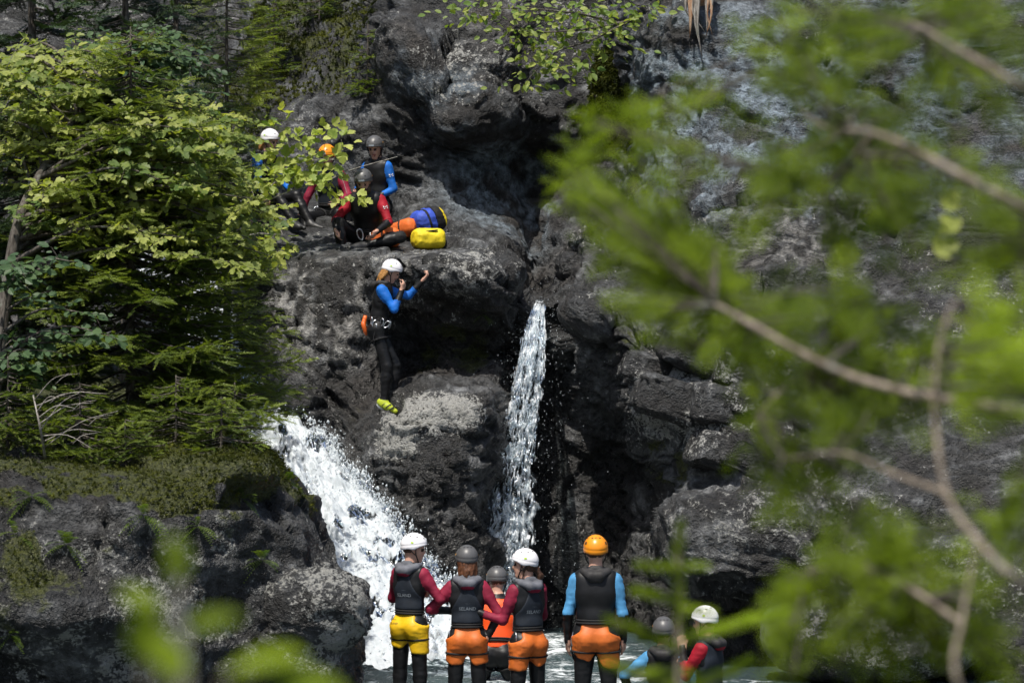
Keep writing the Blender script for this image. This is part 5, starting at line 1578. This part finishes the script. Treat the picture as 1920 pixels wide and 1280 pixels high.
YB = 34.2
bs = []
rb_ = np.random.default_rng(5)
for line in ([(860, 30), (900, 18), (950, 12), (1010, 20)], [(900, 28), (960, 40), (1000, 55)], [(960, 62), (1010, 75), (1060, 60), (1100, 40)], [(990, 95), (1030, 105), (1080, 95), (1120, 70)],
             [(1020, 120), (1050, 130), (1090, 118)], [(1130, 20), (1160, 50), (1180, 15), (1215, 20)], [(990, 155), (1010, 145)], [(1070, 20), (1040, 40), (1100, 10)], [(1150, 90), (1140, 60)]):
    bs += [P(x, y, YB + rb_.normal(0, 0.12)) for x, y in line]
leafy_branch('alder_bush', 'alder bush overhanging the rock prow at the top, tips catching the sun', bb,
    [[bb, P(1180, 40, 35), P(1080, 25, YB), P(960, 15, YB), P(860, 28, YB)], [P(1180, 40, 35), P(1110, 75, YB), P(1040, 100, YB), P(985, 155, YB)], [P(1180, 40, 35), P(1100, 55, YB), P(1000, 60, YB), P(930, 45, YB)], [bb, P(1200, 10, 35), P(1150, -20, YB)]],
    bs, 9, (0.15, 0.12, 0.06), 0.105, 'bushleaf', OVAL_V, OVAL_F, 52, 'bush', 'bark', 0.018, fill=12)

# --- foreground: cedar on the photographer's side, out of focus
NT0 = np.array([1.75, 5.6, 1.30])
def cedar_near():
    rng = np.random.default_rng(77)
    root = thing('cedar_tree', NT0, 'blurred foreground cedar with drooping green sprays across the right side', 'tree')
    tm = MB(); trunk = spline([NT0, NT0 + A(0.03, 0.0, 1.2), NT0 + A(-0.04, -0.05, 2.6), NT0 + A(0.0, 0, 4.2)], 20)
    tm.tube(trunk - NT0, np.linspace(0.075, 0.03, 20), 10)
    add('trunk', tm.data('trunk', M['pale_bark']), root)
    limbs = [[(2760, 960, 5.6), (2200, 820, 5.4), (1920, 772, 5.3), (1700, 735, 5.3), (1560, 690, 5.4), (1395, 600, 5.6), (1260, 520, 5.7), (1140, 410, 5.8), (1060, 330, 5.8)],
             [(2760, 640, 5.6), (2150, 500, 5.2), (1920, 390, 5.0), (1750, 300, 5.1), (1640, 250, 5.2), (1540, 235, 5.3), (1450, 150, 5.3), (1400, 60, 5.3)],
             [(2760, 400, 5.6), (2100, 260, 4.9), (1920, 165, 4.8), (1800, 95, 5.0), (1700, 40, 5.1), (1600, 20, 5.2)],
             [(2760, 1500, 5.6), (2100, 1210, 4.8), (1920, 1095, 4.6), (1840, 1020, 4.7), (1775, 925, 4.75), (1752, 760, 4.8), (1762, 640, 4.85), (1790, 560, 4.9)],
             [(1960, 1500, 4.7), (1800, 1290, 4.6), (1806, 1150, 4.65), (1832, 1020, 4.7)],
             [(1775, 925, 4.75), (1680, 890, 4.9), (1580, 850, 5.0), (1470, 860, 5.1)],
             [(1806, 1170, 4.65), (1700, 1100, 4.8), (1600, 1060, 5.0), (1480, 1080, 5.1)],
             [(1395, 600, 5.6), (1330, 640, 5.7), (1260, 650, 5.8)], [(1640, 250, 5.2), (1560, 330, 5.4), (1480, 330, 5.5)],
             [(1560, 690, 5.4), (1480, 720, 5.5), (1420, 780, 5.5)]]
    pts = []
    for i, L in enumerate(limbs):
        c = spline([P(q[0], q[1], q[2] + (0.55 if q[0] < (1390, 1600, 1760, 0, 0)[i] else -0.45)) if q[0] < 2000 and i < 5 else P(*q) for q in L], 40); pts.append(c)
        bm = MB(); bm.tube(c - NT0, 0.0014 + (0.0085, 0.007, 0.0065, 0.0065, 0.0045, 0.004, 0.004, 0.004, 0.004, 0.004)[i] * (1 - np.linspace(0, 1, 40)) ** 0.8 * (1 + 0.12 * np.sin(np.arange(40) * 1.9 + i)), 7)
        add('limb', bm.data('limb', M['pale_bark']), root)
    allp = np.vstack([p[8:] for p in pts])
    tw = MB(); T, D, U, H = [], [], [], []
    masses = [([(1040, 330), (1070, 235), (1180, 190), (1250, 225), (1230, 330), (1290, 400), (1400, 470), (1420, 580), (1330, 690), (1220, 640), (1130, 500), (1050, 400)], 105, 5.5, 6.1, 0.55),
              ([(1390, 60), (1520, 0), (1920, 0), (1920, 200), (1760, 260), (1700, 380), (1560, 330), (1430, 300), (1390, 180)], 90, 5.2, 6.0, 0.35),
              ([(1380, 640), (1500, 520), (1650, 500), (1760, 560), (1900, 560), (1920, 720), (1720, 830), (1560, 1000), (1440, 960), (1400, 800)], 140, 5.1, 5.9, 0.40),
              ([(1480, 1080), (1600, 980), (1780, 980), (1920, 900), (1920, 1280), (1500, 1280), (1420, 1180)], 110, 4.8, 5.4, 0.55),
              ([(1640, 330), (1920, 240), (1920, 520), (1700, 480)], 34, 5.0, 5.6, 0.35), ([(1400, 300), (1500, 330), (1480, 420), (1420, 420)], 10, 5.3, 5.7, 0.5),
              ([(1500, 260), (1640, 300), (1700, 470), (1560, 500), (1500, 400)], 14, 5.3, 5.8, 0.4),
              ([(1820, 560), (1920, 500), (1960, 760), (1840, 720)], 16, 4.2, 4.6, 0.95)]
    for poly, n, y0, y1, hue in masses:
        for (x, y) in in_poly(poly, n, rng):
            p = P(x, y, rng.uniform(y0, y1))
            k = allp[np.argmin(np.linalg.norm((allp - p) * A(1, 0.6, 1), axis=1))]
            d = unit(p - k + A(-0.02, 0, 0.01) + rng.normal(0, 0.02, 3))
            tw.tube(spline([k, 0.5 * (k + p) + rng.normal(0, 0.006, 3), p], 5) - NT0, np.linspace(0.003, 0.0016, 5), 4)
            for j in range(5):
                dd = unit(d + rng.normal(0, 0.55, 3) * A(1, 0.7, 1) + A(-0.15, 0, 0.05))
                T.append(k + (p - k) * rng.uniform(0.35, 1.0) + rng.normal(0, 0.016, 3) - dd * 0.02 - NT0); D.append(dd); U.append(rng.normal(0, 0.35, 3) + A(0, -0.55, 0.85)); H.append(hue + rng.normal(0, 0.22))
    add('twigs', tw.data('twigs', M['bark']), root, kind='stuff')
    fr = frames(np.array(D), np.array(U)); sc = rng.uniform(0.055, 0.10, len(T))
    add('crown', crown_mesh('crown', NEAR_SPRAY[0] * A(1.25, 1, 1), NEAR_SPRAY[1], fr * sc[:, None, None], np.array(T), M['near'], np.array(H)), root, kind='stuff')
    # a few soft yellow leaves of a climber on the limb
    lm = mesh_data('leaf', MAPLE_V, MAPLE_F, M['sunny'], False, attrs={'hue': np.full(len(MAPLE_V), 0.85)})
    for x, y, Y, s_, a in ((1775, 395, 6.6, 0.055, 0.4), (1800, 430, 6.6, 0.055, -0.9), (1750, 470, 6.6, 0.065, 1.2), (1770, 440, 6.6, 0.03, 0.1)):
        p = P(x, y, Y)
        Rm = frames(unit(A(math.sin(a), 0.1, math.cos(a)))[None], A(0.1, -1, 0.4)[None])[0]
        lf = add('leaf', lm, root)
        lf.matrix_local = Matrix.Translation(Vector(p - NT0)) @ Matrix(Rm.tolist()).to_4x4() @ Matrix.Scale(s_, 4)
    st = MB(); st.tube(spline([P(1640, 250, 5.2), P(1720, 330, 5.9), P(1780, 445, 6.6)], 8) - NT0, 0.0016, 4)
    add('leaf_stem', st.data('leaf_stem', M['pale_bark']), root)
cedar_near()

def near_ground(x, y):
    return float(near_z(np.array([[[x, y, 0.0]]]))[0, 0])
# fir seedling whose tip stands up into the frame
sx, sy = P(1272, 1000, 4.6)[:2]
sb_ = A(sx, sy, near_ground(sx, sy) - 0.02)
def seedling():
    rng = np.random.default_rng(4)
    root = thing('fir_seedling', sb_, 'blurred tip of a young fir at the bottom, in front of the two at right', 'plant')
    tip = P(1272, 985, 4.6)
    tm = MB(); tm.tube(np.linspace(sb_, tip, 12) - sb_, np.linspace(0.012, 0.003, 12), 7)
    add('trunk', tm.data('trunk', M['pale_bark']), root)
    T, D, U, H = [], [], [], []
    br = MB()
    def shoot(a, b, hue, s_):
        L = np.linalg.norm(b - a); d = unit(b - a)
        br.tube(np.linspace(a, b, 4) - sb_, 0.0025, 5)
        n = max(1, int(round(L / (s_ * 0.7))))
        for i in range(n):
            for up_ in (A(0, -1, 0.4), A(0.2, -0.2, 1)):
                T.append(a + d * L * i / n - sb_); D.append(unit(d + rng.normal(0, 0.05, 3))); U.append(up_); H.append(hue + rng.normal(0, 0.1))
    shoot(P(1274, 1180, 4.6), P(1272, 990, 4.6), 0.5, 0.05)
    for y, x2, y2 in ((1065, 1205, 1062), (1065, 1320, 1060), (1128, 1205, 1112), (1140, 1330, 1150), (1215, 1150, 1165), (1200, 1400, 1165), (1200, 1460, 1150), (1260, 1215, 1262), (1255, 1320, 1275), (1290, 1150, 1250), (1300, 1400, 1240), (1340, 1180, 1300), (1350, 1390, 1310)):
        shoot(P(1273, y, 4.6), P(x2, y2, 4.6 + rng.normal(0, 0.05)), 0.75, 0.05)
    for z in np.linspace(0.15, 0.75, 9):
        for k in range(5):
            a = rng.uniform(0, 6.28); o = sb_ + (tip - sb_) * z
            shoot(o, o + A(math.cos(a), math.sin(a), 0.1) * (0.24 - 0.14 * z), 0.4, 0.06)
    add('twigs', br.data('twigs', M['pale_bark']), root, kind='stuff')
    V_, F_ = needle_twig(24, 0.24, 0.035, 0.3, 6, 0.3)
    fr = frames(np.array(D), np.array(U)); sc = np.full(len(T), 0.052)
    add('crown', crown_mesh('crown', V_, F_, fr * sc[:, None, None], np.array(T), M['near'], np.array(H) + 0.15), root, kind='stuff')
seedling()
# leafy shrub at the photographer's feet, its soft leaves reaching into the lower left
sx, sy = P(330, 1000, 2.3)[:2]
hb_ = A(sx, sy, near_ground(sx, sy) - 0.02)
def near_shrub():
    root = thing('leafy_shrub', hb_, 'very blurred pale green leaves reaching up at the lower left', 'shrub')
    st = MB()
    kinds = [mesh_data('leaf', OVAL_V, OVAL_F, M['near'], False, attrs={'hue': np.full(len(OVAL_V), h)}) for h in (0.45, 0.8)]
    for i, (x, y, Y, s_, a, e) in enumerate(((325, 1090, 3.7, 0.045, 0.2, 0.5), (335, 1060, 3.7, 0.035, -0.3, 0.5), (350, 1180, 3.6, 0.060, 1.3, 0.4), (300, 1150, 3.6, 0.05, -1.0, 0.6), (270, 1240, 3.6, 0.06, 0.1, 0.5),
                                             (420, 1262, 3.4, 0.085, 1.3, 0.35), (500, 1275, 3.4, 0.08, 1.7, 0.4), (340, 1275, 3.5, 0.06, -0.6, 0.5))):
        p = P(x, y, Y * 0.62); s_ = s_ * 0.75
        b0 = hb_ + A(0.02 * math.sin(i * 2), 0.02 * math.cos(i * 3), 0)
        st.tube(spline([b0, 0.5 * (b0 + p) + A(0.03 * math.sin(i), 0.02, 0.12), p], 10) - hb_, np.linspace(0.004, 0.0015, 10), 5)
        Rm = frames(unit(A(math.sin(a), 0.3 * math.sin(i), math.cos(a)))[None], A(0.1, -e, 1)[None])[0]
        lf = add('leaf', kinds[i % 2], root)
        lf.matrix_local = Matrix.Translation(Vector(p - hb_)) @ Matrix(Rm.tolist()).to_4x4() @ Matrix.Scale(s_, 4)
    add('stems', st.data('stems', M['bark']), root)
near_shrub()

# --- ferns, dead branches, moss and splintered wood
def fern(px, py, size, obj, lab, seed):
    rng = np.random.default_rng(seed)
    b = hit_cliff(px, py, obj)
    root = thing('fern', b, lab, 'fern')
    for k in range(12):
        a = rng.uniform(-1.7, 1.7)
        L = size * rng.uniform(0.7, 1.1)
        x = np.linspace(0, 1, 12)
        dv = unit(A(math.sin(a), -0.55, 0.75 * math.cos(2 * a) + rng.normal(0, 0.3)))
        path = np.outer(x * L, dv) + np.outer(0.10 * L * x - 0.45 * L * x * x, (0, 0, 1))
        V, F = [], []
        sv = unit(np.cross(dv, (0, 0, 1)))
        for i in range(1, 12):
            w_ = 0.20 * L * math.sin(math.pi * (0.12 + 0.86 * i / 12)) ** 0.8
            for sd in (-1, 1):
                c = path[i]; e = c + sv * sd * w_ + dv * w_ * 0.35 - A(0, 0, 0.15 * w_)
                t = unit(path[i] - path[i - 1]) * L * 0.020
                n0 = len(V); V += [c - t, c + t, 0.4 * c + 0.6 * e + t * 0.8, e, 0.4 * c + 0.6 * e - t * 0.8]
                F.append((n0, n0 + 1, n0 + 2, n0 + 3, n0 + 4))
        me = mesh_data('frond', np.array(V), F, M['fern'], False, attrs={'hue': np.full(len(V), rng.uniform(0.2, 0.9))})
        add('frond', me, root)
for i, (px, py, sz, lab) in enumerate(((492, 1050, 0.20, 'small fern in the cleft above the lichened boulder'), (125, 1020, 0.22, 'small fern on the left rock face below the moss'), (455, 935, 0.20, 'fern hanging from the mossy top at the right end of the bank'),
                                       (30, 1000, 0.20, 'fern at the left edge of the bank rock'), (20, 1190, 0.14, 'fern tuft at the bottom left corner'), (270, 965, 0.22, 'fern hanging over the middle of the bank edge below the moss'), (370, 985, 0.18, 'fern on the bank face left of the dark cleft'), (60, 930, 0.24, 'fern draping from the moss below the dead branch'), (540, 900, 0.18, 'fern on the bank corner beside the cascade'))):
    fern(px, py, sz, bank, lab, 70 + i)
fern(905, 590, 0.13, cliff, 'tuft of fern hanging beside the top of the waterfall', 91)

db = hit_cliff(85, 862, bank)
def dead_branch():
    root = thing('dead_branch', db, 'bare grey dead branch with side twigs on the mossy bank', 'branch')
    rng = np.random.default_rng(8)
    m = MB(); stem = spline([db, P(75, 800, 24.6), P(62, 740, 24.7)], 12)
    m.tube(stem - db, np.linspace(0.014, 0.006, 12), 6)
    add('stem', m.data('stem', M['dead_wood']), root)
    for q, (x, y) in enumerate(((222, 770), (190, 810), (175, 842), (150, 735), (175, 755), (140, 765), (110, 745), (200, 738), (130, 700))):
        b = stem[2 + q % 9]; e = P(x, y, 24.4 + 0.3 * rng.random())
        m = MB(); m.tube(spline([b, 0.5 * (b + e) + A(0, 0, 0.06), e], 9) - db, np.linspace(0.006, 0.002, 9), 5)
        if q % 2 == 0:
            mid = 0.4 * b + 0.6 * e
            m.tube(spline([mid, mid + A(0.08, 0, 0.07), mid + A(0.2, 0.02, 0.09)], 6) - db, np.linspace(0.004, 0.0015, 6), 4)
        add('twig', m.data('twig', M['dead_wood']), root)
dead_branch()

def tufts(name, pts, nrm, size, mat, seed, k=5):
    rng = np.random.default_rng(seed)
    n = len(pts)
    tv = []; tf = []
    for j in range(k):
        a = 2 * math.pi * j / k
        d = A(math.cos(a), math.sin(a), 1.1); p = A(-math.sin(a), math.cos(a), 0) * 0.16
        i0 = len(tv); tv += [A(0, 0, 0) - p, A(0, 0, 0) + p, d * 0.6]; tf.append((i0, i0 + 1, i0 + 2))
    up_ = nrm + rng.normal(0, 0.25, (n, 3))
    fr = frames(rng.normal(0, 1, (n, 3)), up_)
    sc = size * rng.uniform(0.5, 1.3, n)
    V, F = stamp(np.array(tv), np.array(tf), fr * sc[:, None, None], pts)
    hue = np.repeat(np.clip(0.35 + 1.0 * fbm(pts * 2.2, 3, seed=seed) + rng.normal(0, 0.15, n), 0, 1), len(tv))
    return add(name, mesh_data(name, V, F, M[mat], False, attrs={'hue': hue}), kind='stuff')
cand = np.where((bmoss.ravel() > 0.62) & (BG1[..., 1].ravel() < 27.5))[0]
cand = RNG.choice(cand, 15000)
nbf = nb.reshape(-1, 3)
nbf = nbf * np.sign(nbf[:, 2:3] + 1e-6)
tufts('moss', bp[cand] + RNG.normal(0, 0.012, (len(cand), 3)), nbf[cand], 0.035, 'mosstuft', 33)
mz = zone(G1, [(P(1135, 190, 36.6), (0.22, 1.2, 0.75)), (P(1170, 230, 36), (0.15, 1, 0.5))]).ravel()
cand = RNG.choice(np.where(mz > 0.4)[0], 3500)
tufts('hanging_moss', pt[cand] + np.column_stack([RNG.normal(0, 0.02, 3500), -np.abs(RNG.normal(0, 0.03, 3500)), RNG.normal(0, 0.02, 3500)]), np.tile(A(0, -0.8, -0.5), (3500, 1)), 0.06, 'mosstuft', 34)
mz = zone(G1, [(P(560, 60, 39), (1.4, 2.5, 1.2)), (P(640, 110, 38), (0.4, 1.5, 0.7)), (P(470, 150, 39), (0.8, 2.5, 1.3))]).ravel() * (up.ravel() > -0.1)
cand = RNG.choice(np.where(mz > 0.35)[0], 5000)
tufts('ground_cover', pt[cand], np.tile(A(0, -0.5, 0.7), (5000, 1)), 0.06, 'mosstuft', 35)

sl_b = hit_cliff(1312, 60) + A(0, -0.06, 0.35)
def stump():
    root = thing('broken_trunk', sl_b, 'splintered pale end of a broken trunk at the top of the right cliff', 'broken trunk')
    rng = np.random.default_rng(9)
    M['rawwood'] = bark_material('raw_wood', (0.30, 0.15, 0.08), (0.50, 0.36, 0.25))
    m = MB(); m.tube(spline([A(0, 0, 0.5), A(0, 0, 0.1), A(0, -0.02, -0.05)], 8), [0.16, 0.16, 0.15, 0.15, 0.14, 0.13, 0.10, 0.06], 10)
    add('trunk', m.data('trunk', M['rawwood']), root)
    for k in range(11):
        x = rng.uniform(-0.14, 0.14); L = rng.uniform(0.15, 0.55) * (1.5 if k % 4 == 0 else 0.8)
        m = MB(); m.tube(spline([A(x, -0.08, 0.12), A(x + rng.normal(0, 0.02), -0.10, -L * 0.4), A(x + rng.normal(0, 0.05), -0.06, -L)], 7), np.linspace(0.026, 0.003, 7), 5)
        add('splinter', m.data('splinter', M['dead_wood'] if k % 3 else M['rawwood']), root)
stump()
# ------------------------------------------------------------------ kit bags on the shelf
M['bagblue'] = plain('blue_bag_fabric', (0.035, 0.075, 0.42), 0.6, 0.3, 0.2, 8, 0.5, 20)
M['bagyellow'] = plain('yellow_bag_fabric', (0.70, 0.54, 0.02), 0.6, 0.3, 0.16, 8, 0.5, 20)
M['bagorange'] = plain('orange_bag_fabric', (0.60, 0.13, 0.025), 0.6, 0.3, 0.2, 8, 0.6, 18)
def bag(label, px, py, Y, L, r, ang, parts, seed, tilt=0.0):
    """a roll-shaped bag lying along its axis; parts: (name, from, to, grow, material)"""
    c = P(px, py, Y)
    root = thing('kit_bag', c, label, 'bag')
    ax = unit(A(math.cos(ang), math.sin(ang), tilt))
    for (nm, t0, t1, grow, mat) in parts:
        a = -L / 2 + L * t0 + r * 0.5; b = -L / 2 + L * t1 - r * 0.5
        side = unit(np.cross(ax, A(0, 0, 1))); upv = np.cross(side, ax)
        pr = [cap(ax * (-L / 2 + r * 0.8) + side * q * r * 0.35 + upv * z * r * 0.25, ax * (L / 2 - r * 0.8) + side * q * r * 0.35 + upv * z * r * 0.25, r * 0.72 + grow, r * 0.72 + grow, 0, 0.03) for q in (-1, 1) for z in (-1, 1)]
        lo_, hi_ = -L / 2 + L * t0, -L / 2 + L * t1
        def clip(p, f):
            t = p @ ax
            return np.maximum(lo_ - t, t - hi_)
        V, F, _ = sculpt(pr, 0.011, 0, clip)
        n = fbm(V * 7 + seed, 3, seed=seed) + 0.7 * fbm(V * 13 + seed, 3, 0.6, seed=seed + 1, ridged=True)
        V = V * (1 + 0.06 * n[:, None])
        add(nm, mesh_data(nm, V, F, M[mat]), root)
    return root, ax
def rest(px, py, Y, r):
    x = (px - 960) / FPX * Y
    return px, 640 - (top_of_cliff(x, Y) + r * 0.86 - EYE) / Y * FPX, Y
B1, a1 = bag('orange kit bag lying beside the bearded person', *rest(722, 434, 34.0, 0.115), 0.36, 0.115, 0.25, [('body', 0, 1, 0, 'bagorange'), ('drawstring_end', 0.92, 1.02, -0.015, 'strap')], 3)
B2, a2 = bag('orange kit bag leaning behind the first, next to the blue one', *rest(758, 414, 34.45, 0.13), 0.34, 0.10, -0.5, [('body', 0, 1, 0, 'bagorange'), ('strap', 0.44, 0.52, 0.006, 'strap')], 5, 0.25)
B3, a3 = bag('blue kit bag with black and yellow end on the shelf', *rest(802, 413, 34.5, 0.19), 0.40, 0.15, 0.50, [('body', 0.0, 0.60, 0, 'bagblue'), ('end_panel', 0.60, 0.86, 0.002, 'strap'), ('end_cap', 0.84, 1.0, 0.004, 'bagyellow'), ('strap', 0.34, 0.42, 0.008, 'strap')], 7, 0.34)
B4, a4 = bag('yellow kit bag with black zip in front of the blue bag', *rest(803, 436, 34.05, 0.12), 0.40, 0.12, 0.30, [('body', 0, 1, 0, 'bagyellow')], 9)
zm = MB(); zm.tube(spline([A(-0.13, -0.105, 0.060), A(0, -0.115, 0.080), A(0.11, -0.090, 0.095)], 8), 0.010, 6)
add('zip', zm.data('zip', M['strap']), B4)

# ------------------------------------------------------------------ groups of alike things
GROUPS = {'kit_bag': 'kit bags on the rock shelf', 'boulder': 'boulders around the falls', 'fir_sapling': 'fir saplings on the mossy bank', 'fern': 'ferns in the rock clefts', 'spruce_tree': 'spruces behind the maple',
          'fir_tree': 'firs on the left bank', 'young_conifer': 'small conifers on the upper cliff'}
for o in bpy.data.objects:
    if o.parent is None:
        st_ = o.name.split('.')[0]
        if st_ in GROUPS:
            o['group'] = GROUPS[st_]
        elif st_ == 'person' and 'jumping' not in o['label']:
            o['group'] = 'people resting on the shelf' if o.location.y > 31 else 'people standing in the river'
